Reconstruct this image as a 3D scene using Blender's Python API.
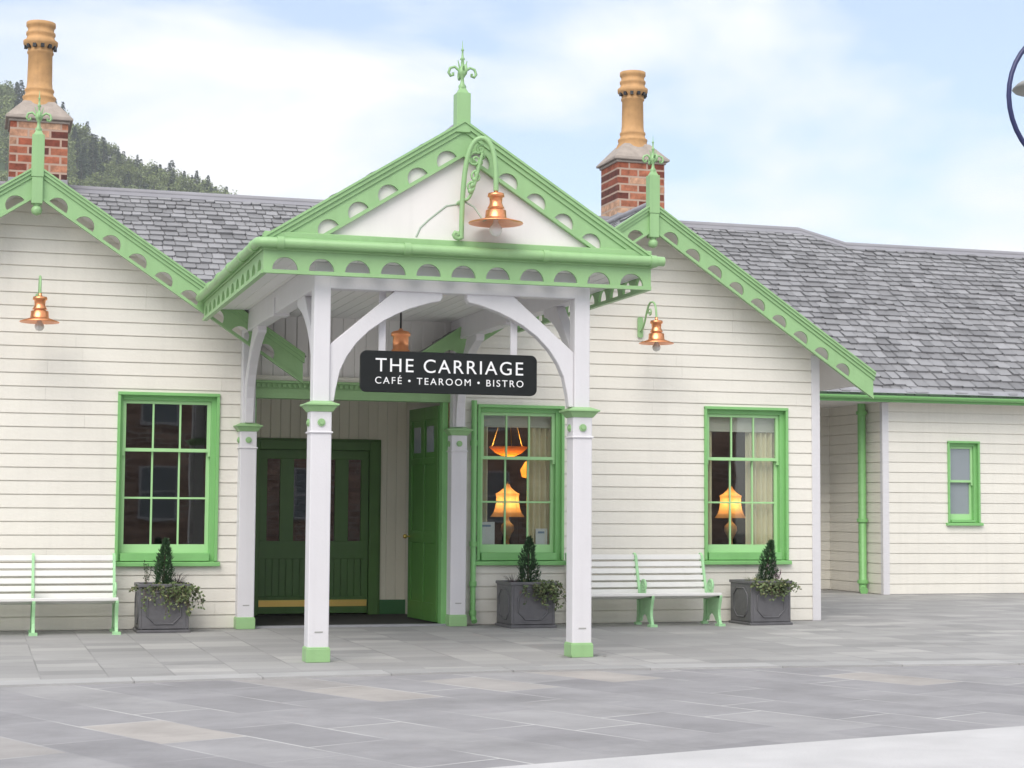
import bpy, math, random
from mathutils import Vector, Matrix
R = math.radians
random.seed(7)
scn = bpy.context.scene
col = scn.collection
for o in list(bpy.data.objects):
    bpy.data.objects.remove(o)

# ------------------------------------------------------------------ camera
def cam_setup():
    y, t, r = R(16.916), R(4.087), R(-0.368)
    fw = Vector((math.sin(y)*math.cos(t), math.cos(y)*math.cos(t), math.sin(t)))
    rt0 = Vector((math.cos(y), -math.sin(y), 0)); up0 = rt0.cross(fw)
    rt = rt0*math.cos(r) - up0*math.sin(r); up = rt0*math.sin(r) + up0*math.cos(r)
    cd = bpy.data.cameras.new('camera'); c = bpy.data.objects.new('camera', cd); col.objects.link(c)
    M = Matrix.Identity(4)
    for i in range(3):
        M[i][0], M[i][1], M[i][2] = rt[i], up[i], -fw[i]
    M[0][3], M[1][3], M[2][3] = 0, -20.604, 1.4
    c.matrix_world = M
    cd.sensor_width = 36; cd.lens = 1754.4/1024*36
    cd.clip_start = .1; cd.clip_end = 4000
    scn.camera = c
cam_setup()

# ------------------------------------------------------------------ world, sun, exposure
SUN_EL, SUN_AZ = 47, 214      # azimuth clockwise from +Y (north)
def world():
    w = bpy.data.worlds.new('World'); scn.world = w; w.use_nodes = True
    N, L = w.node_tree.nodes, w.node_tree.links
    N.clear()
    out = N.new('ShaderNodeOutputWorld'); bg = N.new('ShaderNodeBackground'); bg.inputs[1].default_value = .1
    sky = N.new('ShaderNodeTexSky'); sky.sky_type = 'NISHITA'; sky.sun_disc = False
    sky.sun_elevation = R(SUN_EL); sky.sun_rotation = R(SUN_AZ); sky.air_density = 1.0; sky.dust_density = 1.2; sky.ozone_density = 2.5
    tc = N.new('ShaderNodeTexCoord'); mp = N.new('ShaderNodeMapping')
    mp.inputs['Scale'].default_value = (1.5, 1.5, 4.2); mp.inputs['Location'].default_value = (1.32, .4, .85)
    mp.inputs['Rotation'].default_value = (0, R(8), 0)
    no = N.new('ShaderNodeTexNoise'); no.inputs['Scale'].default_value = 2.3; no.inputs['Detail'].default_value = 7
    no.inputs['Roughness'].default_value = .52; no.inputs['Distortion'].default_value = .35
    rp = N.new('ShaderNodeValToRGB'); e = rp.color_ramp.elements
    e[0].position, e[0].color = .40, (0, 0, 0, 1); e[1].position, e[1].color = .57, (1, 1, 1, 1)
    mul = N.new('ShaderNodeMath'); mul.operation = 'MULTIPLY_ADD'; mul.inputs[1].default_value = .78; mul.inputs[2].default_value = .24
    mx = N.new('ShaderNodeMix'); mx.data_type = 'RGBA'
    mx.inputs['B'].default_value = (5.5, 5.53, 5.6, 1)
    L.new(tc.outputs['Generated'], mp.inputs[0]); L.new(mp.outputs[0], no.inputs['Vector']); L.new(no.outputs['Fac'], rp.inputs[0])
    L.new(rp.outputs[0], mul.inputs[0]); L.new(mul.outputs[0], mx.inputs['Factor'])
    L.new(sky.outputs[0], mx.inputs['A']); L.new(mx.outputs['Result'], bg.inputs[0]); L.new(bg.outputs[0], out.inputs[0])
    sd = bpy.data.lights.new('sun', 'SUN'); sd.energy = 1.25; sd.angle = R(48); sd.color = (1, .95, .88)
    s = bpy.data.objects.new('sun', sd); col.objects.link(s)
    az, el = R(SUN_AZ), R(SUN_EL)
    d = Vector((math.sin(az)*math.cos(el), math.cos(az)*math.cos(el), math.sin(el)))
    s.rotation_euler = d.to_track_quat('Z', 'Y').to_euler()
    s.location = d*60
    scn.view_settings.view_transform = 'Standard'; scn.view_settings.look = 'None'
    scn.view_settings.gamma = 1; scn.view_settings.use_curve_mapping = False
    scn.view_settings.exposure = 1.16
world()

# ------------------------------------------------------------------ materials
MATS = {}
def new_mat(name):
    m = bpy.data.materials.new(name); m.use_nodes = True
    nt = m.node_tree
    return m, nt.nodes, nt.links, nt.nodes['Principled BSDF']
def mat(name, c, rough=.5, metal=0., var=.08, vscale=3., bump=0., bscale=40., spec=.5, streak=0., island=0.):
    m, N, L, b = new_mat(name)
    b.inputs['Roughness'].default_value = rough; b.inputs['Metallic'].default_value = metal
    b.inputs['Specular IOR Level'].default_value = spec
    tc = N.new('ShaderNodeTexCoord')
    no = N.new('ShaderNodeTexNoise'); no.inputs['Scale'].default_value = vscale; no.inputs['Detail'].default_value = 6
    L.new(tc.outputs['Object'], no.inputs['Vector'])
    mr = N.new('ShaderNodeMapRange'); mr.inputs['To Min'].default_value = 1-var*1.5; mr.inputs['To Max'].default_value = 1+var*1.5
    L.new(no.outputs['Fac'], mr.inputs['Value'])
    val = mr.outputs[0]
    if streak:
        mp = N.new('ShaderNodeMapping'); mp.inputs['Scale'].default_value = (9, 9, .5)
        n2 = N.new('ShaderNodeTexNoise'); n2.inputs['Scale'].default_value = 1.2; n2.inputs['Detail'].default_value = 5
        L.new(tc.outputs['Object'], mp.inputs[0]); L.new(mp.outputs[0], n2.inputs['Vector'])
        m2 = N.new('ShaderNodeMapRange'); m2.inputs['From Min'].default_value = .5; m2.inputs['From Max'].default_value = .8
        m2.inputs['To Min'].default_value = 1; m2.inputs['To Max'].default_value = 1-streak
        L.new(n2.outputs['Fac'], m2.inputs['Value'])
        mm = N.new('ShaderNodeMath'); mm.operation = 'MULTIPLY'; L.new(val, mm.inputs[0]); L.new(m2.outputs[0], mm.inputs[1]); val = mm.outputs[0]
    if island:
        ge = N.new('ShaderNodeNewGeometry')
        m3 = N.new('ShaderNodeMapRange'); m3.inputs['To Min'].default_value = 1-island; m3.inputs['To Max'].default_value = 1+island
        L.new(ge.outputs['Random Per Island'], m3.inputs['Value'])
        mm = N.new('ShaderNodeMath'); mm.operation = 'MULTIPLY'; L.new(val, mm.inputs[0]); L.new(m3.outputs[0], mm.inputs[1]); val = mm.outputs[0]
    vm = N.new('ShaderNodeVectorMath'); vm.operation = 'SCALE'; vm.inputs[0].default_value = c
    L.new(val, vm.inputs['Scale']); L.new(vm.outputs[0], b.inputs['Base Color'])
    if bump:
        nb = N.new('ShaderNodeTexNoise'); nb.inputs['Scale'].default_value = bscale; nb.inputs['Detail'].default_value = 4
        L.new(tc.outputs['Object'], nb.inputs['Vector'])
        bp = N.new('ShaderNodeBump'); bp.inputs['Strength'].default_value = bump; bp.inputs['Distance'].default_value = .02
        L.new(nb.outputs['Fac'], bp.inputs['Height']); L.new(bp.outputs[0], b.inputs['Normal'])
    MATS[name] = m
    return m
mat('cream_paint', (.765, .735, .66), .55, var=.03, streak=.05, island=.02, bump=.1, bscale=25)
mat('white_paint', (.67, .655, .672), .5, var=.03, streak=.05, bump=.06)
mat('white_board', (.75, .725, .70), .55, var=.04, streak=.05)
mat('green_light', (.29, .485, .225), .42, var=.07, streak=.08, bump=.06)
mat('green_window', (.22, .50, .175), .4, var=.06, streak=.06)
mat('green_sash', (.38, .66, .31), .4, var=.05)
mat('green_door', (.09, .20, .05), .35, var=.1, streak=.1)
mat('green_leaf', (.085, .225, .05), .38, var=.1, streak=.1)
mat('green_dark', (.05, .17, .06), .4, var=.1)
mat('green_bench', (.36, .64, .34), .4, var=.12, vscale=9)
mat('copper', (.86, .36, .17), .32, 1, var=.15, vscale=12)
mat('brass', (.92, .66, .20), .45, 1, var=.1)
mat('lead', (.30, .30, .32), .55, .0, var=.12, vscale=5, bump=.2, bscale=6)
mat('terracotta', (.52, .295, .125), .7, var=.22, vscale=6, bump=.15, streak=.15)
mat('mortar_cap', (.36, .31, .27), .9, var=.2, vscale=8, bump=.5, bscale=30)
mat('planter_lead', (.12, .117, .124), .42, var=.2, vscale=6, bump=.2, bscale=20)
mat('soil', (.05, .035, .025), .95, var=.2, vscale=20, bump=.6)
mat('leaf_dark', (.03, .075, .026), .6, var=.3, vscale=20, island=.45)
mat('leaf_ivy', (.09, .125, .045), .5, var=.3, vscale=20, island=.6)
mat('leaf_pale', (.22, .23, .10), .5, var=.2, vscale=20, island=.4)
mat('leaf_purple', (.06, .035, .04), .5, var=.2, vscale=20, island=.4)
mat('twig', (.10, .075, .05), .8)
mat('petal', (.55, .4, .48), .6, island=.2)
mat('sign_black', (.010, .012, .012), .55, var=.1, spec=.25)
mat('sign_white', (.80, .80, .80), .5, var=.02)
mat('bench_slat', (.73, .72, .695), .45, var=.05, streak=.04, island=.03)
mat('curtain', (.80, .72, .50), .9, var=.08)
mat('blind', (.62, .60, .52), .9, var=.05)
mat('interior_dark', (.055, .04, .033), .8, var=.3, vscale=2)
mat('interior_ceiling', (.35, .33, .30), .8)
mat('dark_wood', (.05, .025, .015), .4, var=.2)
mat('paper', (.80, .81, .84), .6, var=.02)
mat('paper_ink', (.22, .34, .50), .6)
mat('black_metal', (.02, .02, .022), .4)
mat('navy_metal', (.022, .026, .10), .35, var=.15)
mat('lamp_grey', (.34, .34, .32), .5)
mat('bulb_glass', (.75, .72, .68), .15, var=.02)
mat('doormat', (.03, .028, .026), .95)
mat('concrete', (.50, .49, .488), .9, var=.13, vscale=2.2, bump=.3, bscale=60)
mat('kerb_stone', (.36, .355, .35), .85, var=.12, vscale=2.5, bump=.2, bscale=40, island=.12)
mat('hill_ground', (.08, .12, .045), .9, var=.3, vscale=.05)
mat('far_ground', (.16, .16, .14), .9, var=.2, vscale=.2)
mat('conifer', (.055, .085, .045), .8, var=.25, vscale=.25, island=.5)
mat('broadleaf', (.17, .21, .07), .8, var=.25, vscale=.25, island=.45)
mat('bark', (.09, .07, .05), .9)
mat('slate', (.245, .243, .25), .6, var=.14, vscale=2.2, island=.24, bump=.25, bscale=14)
mat('ridge_lead', (.27, .265, .285), .6, var=.12, vscale=2, bump=.15, bscale=8)
mat('conduit', (.35, .42, .34), .5)
mat('ivory_ceramic', (.62, .42, .2), .4, var=.25, vscale=25)

def shade_mat(name, c, t):
    """lampshade fabric / alabaster: lit from inside by its own bulb"""
    m, N, L, b = new_mat(name); N.remove(b); out = N['Material Output']
    d = N.new('ShaderNodeBsdfDiffuse'); d.inputs[0].default_value = (*c, 1)
    tr = N.new('ShaderNodeBsdfTranslucent')
    tc = N.new('ShaderNodeTexCoord'); no = N.new('ShaderNodeTexNoise'); no.inputs['Scale'].default_value = 9; no.inputs['Detail'].default_value = 5
    L.new(tc.outputs['Object'], no.inputs['Vector'])
    mr = N.new('ShaderNodeMapRange'); mr.inputs['To Min'].default_value = .65; mr.inputs['To Max'].default_value = 1.3; L.new(no.outputs['Fac'], mr.inputs['Value'])
    vm = N.new('ShaderNodeVectorMath'); vm.operation = 'SCALE'; vm.inputs[0].default_value = t; L.new(mr.outputs[0], vm.inputs['Scale']); L.new(vm.outputs[0], tr.inputs[0])
    mx = N.new('ShaderNodeMixShader'); mx.inputs[0].default_value = .6
    L.new(d.outputs[0], mx.inputs[1]); L.new(tr.outputs[0], mx.inputs[2]); L.new(mx.outputs[0], out.inputs[0]); MATS[name] = m
shade_mat('lit_shade', (.62, .40, .18), (.90, .52, .20))
shade_mat('lit_amber', (.5, .24, .06), (1, .55, .13))
def bulb(parent, loc, e, c=(1, .70, .36), r=.03):
    ld = bpy.data.lights.new('lamp_light', 'POINT'); ld.energy = e; ld.color = c; ld.shadow_soft_size = r
    lo = bpy.data.objects.new('lamp_light', ld); col.objects.link(lo); lo.parent = parent; lo.location = loc
def glass():
    m, N, L, b = new_mat('window_glass')
    N.remove(b)
    out = N['Material Output']
    tr = N.new('ShaderNodeBsdfTransparent'); tr.inputs[0].default_value = (.90, .92, .91, 1)
    gl = N.new('ShaderNodeBsdfGlossy'); gl.inputs['Roughness'].default_value = .015
    fr = N.new('ShaderNodeFresnel'); ge = N.new('ShaderNodeNewGeometry'); ir = N.new('ShaderNodeMapRange'); ir.inputs['To Min'].default_value = 1.8; ir.inputs['To Max'].default_value = 1/1.8; L.new(ge.outputs['Backfacing'], ir.inputs['Value']); L.new(ir.outputs[0], fr.inputs['IOR'])
    tc = N.new('ShaderNodeTexCoord'); no = N.new('ShaderNodeTexNoise'); no.inputs['Scale'].default_value = 2.2; no.inputs['Detail'].default_value = 1
    bp = N.new('ShaderNodeBump'); bp.inputs['Strength'].default_value = .03; bp.inputs['Distance'].default_value = .02
    L.new(tc.outputs['Object'], no.inputs[0]); L.new(no.outputs['Fac'], bp.inputs['Height']); L.new(bp.outputs[0], gl.inputs['Normal'])
    mx = N.new('ShaderNodeMixShader')
    L.new(fr.outputs[0], mx.inputs[0]); L.new(tr.outputs[0], mx.inputs[1]); L.new(gl.outputs[0], mx.inputs[2]); L.new(mx.outputs[0], out.inputs[0])
    MATS['window_glass'] = m
glass()
def frosted():
    m, N, L, b = new_mat('frosted_glass')
    b.inputs['Base Color'].default_value = (.27, .30, .33, 1); b.inputs['Roughness'].default_value = .12
    MATS['frosted_glass'] = m
frosted()
def brick_mat(name, cols, mortar, bw, rh, ms, rot=(R(90), 0, 0), rough=.85, bump=.5, noise=.15, off=.5, msmooth=.1, mscale=1., warm=None, nscale=2.):
    """per-brick random value -> ramp of real brick / slab colours"""
    m, N, L, b = new_mat(name)
    b.inputs['Roughness'].default_value = rough
    tc = N.new('ShaderNodeTexCoord'); mp = N.new('ShaderNodeMapping'); mp.inputs['Rotation'].default_value = rot
    br = N.new('ShaderNodeTexBrick')
    br.inputs['Color1'].default_value = (0, 0, 0, 1); br.inputs['Color2'].default_value = (1, 1, 1, 1); br.inputs['Mortar'].default_value = (.5, .5, .5, 1)
    br.inputs['Scale'].default_value = 1; br.inputs['Mortar Size'].default_value = ms; br.inputs['Mortar Smooth'].default_value = msmooth
    br.inputs['Brick Width'].default_value = bw; br.inputs['Row Height'].default_value = rh; br.offset = off
    L.new(tc.outputs['Object'], mp.inputs[0])
    nw = N.new('ShaderNodeTexNoise'); nw.inputs['Scale'].default_value = 6; L.new(tc.outputs['Object'], nw.inputs['Vector'])
    ad = N.new('ShaderNodeVectorMath'); ad.operation = 'MULTIPLY_ADD'; ad.inputs[1].default_value = (.012, .012, .012)
    L.new(nw.outputs['Color'], ad.inputs[0]); L.new(mp.outputs[0], ad.inputs[2]); L.new(ad.outputs[0], br.inputs['Vector'])
    rp = N.new('ShaderNodeValToRGB'); rp.color_ramp.interpolation = 'LINEAR'
    el = rp.color_ramp.elements
    while len(el) < len(cols): el.new(.5)
    for i, (p, c) in enumerate(cols):
        el[i].position = p; el[i].color = (*c, 1)
    L.new(br.outputs['Color'], rp.inputs[0])
    no = N.new('ShaderNodeTexNoise'); no.inputs['Scale'].default_value = nscale; no.inputs['Detail'].default_value = 8; no.inputs['Roughness'].default_value = .62
    L.new(tc.outputs['Object'], no.inputs['Vector'])
    mr = N.new('ShaderNodeMapRange'); mr.inputs['From Min'].default_value = .25; mr.inputs['From Max'].default_value = .75
    mr.inputs['To Min'].default_value = 1-noise; mr.inputs['To Max'].default_value = 1+noise
    L.new(no.outputs['Fac'], mr.inputs['Value'])
    ns = N.new('ShaderNodeTexNoise'); ns.inputs['Scale'].default_value = .8; ns.inputs['Detail'].default_value = 9; ns.inputs['Roughness'].default_value = .7; L.new(tc.outputs['Object'], ns.inputs['Vector'])
    ms_ = N.new('ShaderNodeMapRange'); ms_.inputs['From Min'].default_value = .48; ms_.inputs['From Max'].default_value = .66; ms_.inputs['To Min'].default_value = 1.03; ms_.inputs['To Max'].default_value = .86
    L.new(ns.outputs['Fac'], ms_.inputs['Value'])
    mu = N.new('ShaderNodeMath'); mu.operation = 'MULTIPLY'; L.new(mr.outputs[0], mu.inputs[0]); L.new(ms_.outputs[0], mu.inputs[1])
    mm = N.new('ShaderNodeVectorMath'); mm.operation = 'SCALE'; L.new(rp.outputs[0], mm.inputs[0]); L.new(mu.outputs[0], mm.inputs['Scale'])
    # mortar comes and goes
    n3 = N.new('ShaderNodeTexNoise'); n3.inputs['Scale'].default_value = .9; n3.inputs['Detail'].default_value = 2; L.new(tc.outputs['Object'], n3.inputs['Vector'])
    m3 = N.new('ShaderNodeMapRange'); m3.inputs['From Min'].default_value = .42; m3.inputs['From Max'].default_value = .62; m3.inputs['To Min'].default_value = 1-mscale; m3.inputs['To Max'].default_value = 1
    L.new(n3.outputs['Fac'], m3.inputs['Value'])
    fm = N.new('ShaderNodeMath'); fm.operation = 'MULTIPLY'; L.new(br.outputs['Fac'], fm.inputs[0]); L.new(m3.outputs[0], fm.inputs[1])
    mx = N.new('ShaderNodeMix'); mx.data_type = 'RGBA'; mx.inputs['B'].default_value = (*mortar, 1)
    L.new(fm.outputs[0], mx.inputs['Factor']); L.new(mm.outputs[0], mx.inputs['A']); L.new(mx.outputs['Result'], b.inputs['Base Color'])
    n4 = N.new('ShaderNodeTexNoise'); n4.inputs['Scale'].default_value = 30; n4.inputs['Detail'].default_value = 6; L.new(tc.outputs['Object'], n4.inputs['Vector'])
    hh = N.new('ShaderNodeMath'); hh.operation = 'MULTIPLY_ADD'; hh.inputs[1].default_value = -1.5; L.new(br.outputs['Fac'], hh.inputs[0]); L.new(n4.outputs['Fac'], hh.inputs[2])
    bp = N.new('ShaderNodeBump'); bp.inputs['Strength'].default_value = bump; bp.inputs['Distance'].default_value = .006
    L.new(hh.outputs[0], bp.inputs['Height']); L.new(bp.outputs[0], b.inputs['Normal'])
    MATS[name] = m
BR = [(0, (.055, .022, .02)), (.25, (.17, .045, .028)), (.5, (.31, .085, .045)), (.75, (.38, .15, .085)), (1, (.50, .32, .21))]
brick_mat('brick', BR, (.44, .33, .26), .36, .148, .018, noise=.55, nscale=9, mscale=.15)
brick_mat('brick_far', [(0, (.27, .15, .11)), (1, (.58, .38, .29))], (.55, .48, .43), .6, .21, .03)
brick_mat('brick_inside', [(0, (.035, .018, .014)), (1, (.10, .05, .035))], (.09, .075, .065), .25, .09, .012)
brick_mat('terrace_paving', [(0, (.275, .27, .265)), (.5, (.325, .317, .31)), (.85, (.35, .342, .332)), (1, (.41, .40, .385))], (.22, .215, .21), .36, .545, .007, rot=(0, 0, R(90)), noise=.18, nscale=1.6, mscale=.7)
brick_mat('dark_paving', [(0, (.245, .238, .245)), (.6, (.28, .272, .278)), (.9, (.305, .297, .298)), (.96, (.345, .32, .30)), (1, (.40, .37, .345))], (.50, .49, .48), 1.05, .60, .009, rot=(0, 0, R(66)), noise=.2, nscale=1.2, mscale=1., off=.37)
def planks(name, c, w, axis='x'):
    """tongue-and-groove boarding"""
    m, N, L, b = new_mat(name)
    b.inputs['Roughness'].default_value = .5
    tc = N.new('ShaderNodeTexCoord'); sp = N.new('ShaderNodeSeparateXYZ'); L.new(tc.outputs['Object'], sp.inputs[0])
    d = N.new('ShaderNodeMath'); d.operation = 'DIVIDE'; d.inputs[1].default_value = w; L.new(sp.outputs['X' if axis == 'x' else 'Y'], d.inputs[0])
    f = N.new('ShaderNodeMath'); f.operation = 'FRACT'; L.new(d.outputs[0], f.inputs[0])
    g = N.new('ShaderNodeMapRange'); g.inputs['From Min'].default_value = 0; g.inputs['From Max'].default_value = .1; L.new(f.outputs[0], g.inputs['Value'])
    fl = N.new('ShaderNodeMath'); fl.operation = 'FLOOR'; L.new(d.outputs[0], fl.inputs[0])
    wn = N.new('ShaderNodeTexWhiteNoise'); wn.noise_dimensions = '1D'; L.new(fl.outputs[0], wn.inputs['W'])
    mr = N.new('ShaderNodeMapRange'); mr.inputs['To Min'].default_value = .94; mr.inputs['To Max'].default_value = 1.03; L.new(wn.outputs['Value'], mr.inputs['Value'])
    vm = N.new('ShaderNodeVectorMath'); vm.operation = 'SCALE'; vm.inputs[0].default_value = c; L.new(mr.outputs[0], vm.inputs['Scale'])
    L.new(vm.outputs[0], b.inputs['Base Color'])
    bp = N.new('ShaderNodeBump'); bp.inputs['Distance'].default_value = .012; bp.inputs['Strength'].default_value = 1
    L.new(g.outputs[0], bp.inputs['Height']); L.new(bp.outputs[0], b.inputs['Normal'])
    MATS[name] = m
planks('plank_white', (.79, .775, .745), .14)
planks('plank_cream', (.82, .785, .65), .13)
planks('plank_ceiling', (.80, .79, .775), .14, 'x')

# ------------------------------------------------------------------ mesh helpers
X, Y, Z = Vector((1, 0, 0)), Vector((0, 1, 0)), Vector((0, 0, 1))
class MB:
    def __init__(s): s.v = []; s.f = []; s.sm = []
    def add(s, vs, fs, smooth=False):
        n = len(s.v); s.v += [tuple(p) for p in vs]; s.f += [tuple(i+n for i in f) for f in fs]; s.sm += [smooth]*len(fs); return s
    def box(s, x0, x1, y0, y1, z0, z1):
        return s.add([(x0,y0,z0),(x1,y0,z0),(x1,y1,z0),(x0,y1,z0),(x0,y0,z1),(x1,y0,z1),(x1,y1,z1),(x0,y1,z1)],
              [(0,3,2,1),(4,5,6,7),(0,1,5,4),(1,2,6,5),(2,3,7,6),(3,0,4,7)])
    def quad(s, a, b, c, d): return s.add([a,b,c,d], [(0,1,2,3)])
    def bar(s, a, b, w, h, up=Z):
        a, b = Vector(a), Vector(b); d = (b-a).normalized(); sd = d.cross(up).normalized(); u = sd.cross(d)
        vs = [p + sd*(w/2*i) + u*(h/2*j) for p in (a, b) for i, j in ((-1,-1),(1,-1),(1,1),(-1,1))]
        return s.add(vs, [(0,1,2,3),(7,6,5,4),(0,4,5,1),(1,5,6,2),(2,6,7,3),(3,7,4,0)])
    def prism(s, poly, o, u, v, n, th):
        """polygon (u,v) extruded th along n"""
        o = Vector(o); k = len(poly)
        A = [o + u*p[0] + v*p[1] for p in poly]; B = [p + n*th for p in A]
        fs = [tuple(range(k)), tuple(range(2*k-1, k-1, -1))] + [(i, k+i, k+(i+1) % k, (i+1) % k) for i in range(k)]
        return s.add(A+B, fs)
    def frustum(s, c, w0, d0, z0, w1, d1, z1):
        x, y = c
        vs = [(x+i*w/2, y+j*d/2, z) for w, d, z in ((w0,d0,z0),(w1,d1,z1)) for i, j in ((-1,-1),(1,-1),(1,1),(-1,1))]
        return s.add(vs, [(3,2,1,0),(4,5,6,7),(0,1,5,4),(1,2,6,5),(2,3,7,6),(3,0,4,7)])
    def tube(s, pts, r, n=8, closed=False, taper=None):
        pts = [Vector(p) for p in pts]; k = len(pts); vs = []; fs = []
        ref = None
        for i, p in enumerate(pts):
            t = (pts[(i+1) % k if closed else min(i+1, k-1)] - pts[(i-1) % k if closed else max(i-1, 0)]).normalized()
            if ref is None:
                ref = t.orthogonal().normalized()
            ref = (ref - t*ref.dot(t)).normalized(); b = t.cross(ref)
            rr = r if taper is None else r + (taper-r)*i/(k-1)
            vs += [p + (ref*math.cos(2*math.pi*j/n) + b*math.sin(2*math.pi*j/n))*rr for j in range(n)]
        m = k if closed else k-1
        for i in range(m):
            for j in range(n):
                a, b2 = i*n+j, i*n+(j+1) % n; c = ((i+1) % k)*n
                fs.append((a, b2, c+(j+1) % n, c+j))
        s.add(vs, fs, True)
        if not closed:
            s.add(vs[:n], [tuple(range(n-1, -1, -1))]); s.add(vs[-n:], [tuple(range(n))])
        return s
    def lathe(s, prof, c=(0,0,0), n=20, cap=True):
        vs = []; fs = []; c = Vector(c)
        for r, z in prof:
            vs += [c + Vector((r*math.cos(2*math.pi*j/n), r*math.sin(2*math.pi*j/n), z)) for j in range(n)]
        for i in range(len(prof)-1):
            for j in range(n):
                fs.append((i*n+j, i*n+(j+1) % n, (i+1)*n+(j+1) % n, (i+1)*n+j))
        s.add(vs, fs, True)
        if cap:
            if prof[0][0] > 1e-4: s.add(vs[:n], [tuple(range(n-1,-1,-1))])
            if prof[-1][0] > 1e-4: s.add(vs[-n:], [tuple(range(n))])
        return s
    def disc_y(s, c, r, th, n=16):
        """short cylinder whose axis is Y (front at c.y)"""
        P = [(r*math.cos(2*math.pi*i/n), r*math.sin(2*math.pi*i/n)) for i in range(n)]
        return s.prism(P, c, X, Z, Y, th)
    def build(s, name, m, parent=None, base=None, bevel=0., seg=1):
        me = bpy.data.meshes.new(name)
        o = Vector(base) if base is not None else (worldpos(parent) if parent else Vector((0, 0, 0)))
        me.from_pydata([tuple(Vector(p)-o) for p in s.v], [], s.f); me.update()
        me.polygons.foreach_set('use_smooth', s.sm)
        ob = bpy.data.objects.new(name, me); col.objects.link(ob)
        if parent is not None: ob.parent = parent
        elif base is not None: ob.location = base
        me.materials.append(MATS[m])
        if bevel:
            bv = ob.modifiers.new('Bevel', 'BEVEL'); bv.width = bevel; bv.segments = seg; bv.limit_method = 'ANGLE'; bv.angle_limit = R(40)
        return ob
def worldpos(o):
    p = Vector((0, 0, 0))
    while o is not None: p += Vector(o.location); o = o.parent
    return p
def tag(o, label=None, cat=None, group=None, kind=None):
    if label: o['label'] = label
    if cat: o['category'] = cat
    if group: o['group'] = group
    if kind: o['kind'] = kind
    return o
def thing(name, label, cat, loc=(0,0,0), rz=0, group=None):
    o = bpy.data.objects.new(name, None); col.objects.link(o); o.location = loc; o.rotation_euler.z = rz
    o.empty_display_size = .2
    return tag(o, label, cat, group)
def copy_tree(o, parent=None, kids=None):
    c = o.copy(); col.objects.link(c); c.parent = parent
    for ch in [q for q in bpy.data.objects if q.parent == o]:
        copy_tree(ch, c)
    return c
def arc(cx, cy, r, a0, a1, n):
    return [(cx + r*math.cos(R(a0+(a1-a0)*i/n)), cy + r*math.sin(R(a0+(a1-a0)*i/n))) for i in range(n+1)]
def bez(p0, p1, p2, p3, n=14):
    p0, p1, p2, p3 = map(Vector, (p0, p1, p2, p3))
    return [p0*(1-t)**3 + p1*3*t*(1-t)**2 + p2*3*t*t*(1-t) + p3*t**3 for t in [i/n for i in range(n+1)]]

# ------------------------------------------------------------------ ground
def sheet(name, pts, m, z):
    mb = MB(); mb.add([(x, y, z) for x, y in pts], [tuple(range(len(pts)))])
    return tag(mb.build(name, m), kind='structure')
sheet('ground', [(-200,-80),(640,-80),(640,960),(-200,960)], 'far_ground', -.02)
KX = [(-40,-6.30),(-8,-6.30),(0.2,-6.16),(2.3,-5.98),(4.5,-5.84),(7,-5.98),(9.3,-6.20),(14,-6.5),(45,-8.5)]
sheet('dark_paving', [(-40,-40),(45,-40)] + [(x, y+.3) for x, y in KX[::-1]], 'dark_paving', -.012)
sheet('terrace', KX + [(45,22),(-40,22)], 'terrace_paving', 0)
mb = MB()
for (x0, y0), (x1, y1) in zip(KX[:-1], KX[1:]):
    n = max(1, round((x1-x0)/1.0))
    for i in range(n):
        a, b = i/n, (i+1)/n
        p, q = (x0+(x1-x0)*a+.004, y0+(y1-y0)*a), (x0+(x1-x0)*b-.004, y0+(y1-y0)*b)
        mb.prism([(0,0),(q[0]-p[0],q[1]-p[1]),(q[0]-p[0],q[1]-p[1]+.36),(0,.36)], (p[0],p[1]-.06,-.02), X, Y, Z, .026)
tag(mb.build('kerb', 'kerb_stone'), kind='structure')
mb = MB()
CP = [(-3,-13.2),(.5,-12.0),(2.70,-11.30),(4.7,-10.80),(6.66,-10.37),(9,-9.9),(14,-9.1),(45,-5.8-3.5)]
mb.prism(CP + [(45,-40),(-3,-40)], (0,0,-.05), X, Y, Z, .044)
tag(mb.build('concrete_path', 'concrete'), kind='structure')

# ------------------------------------------------------------------ the building
B = thing('station_building', 'cream weatherboard station building with green fretwork gables, entrance porch and slate roofs', 'building', (4.29, 0, 0))
SL = .665            # gable roof slope
APZ = 5.215          # gable apex (top of bargeboard)
GX = (.557, 7.95)    # gable centres
HALF = 2.475
STEP = .153

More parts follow.
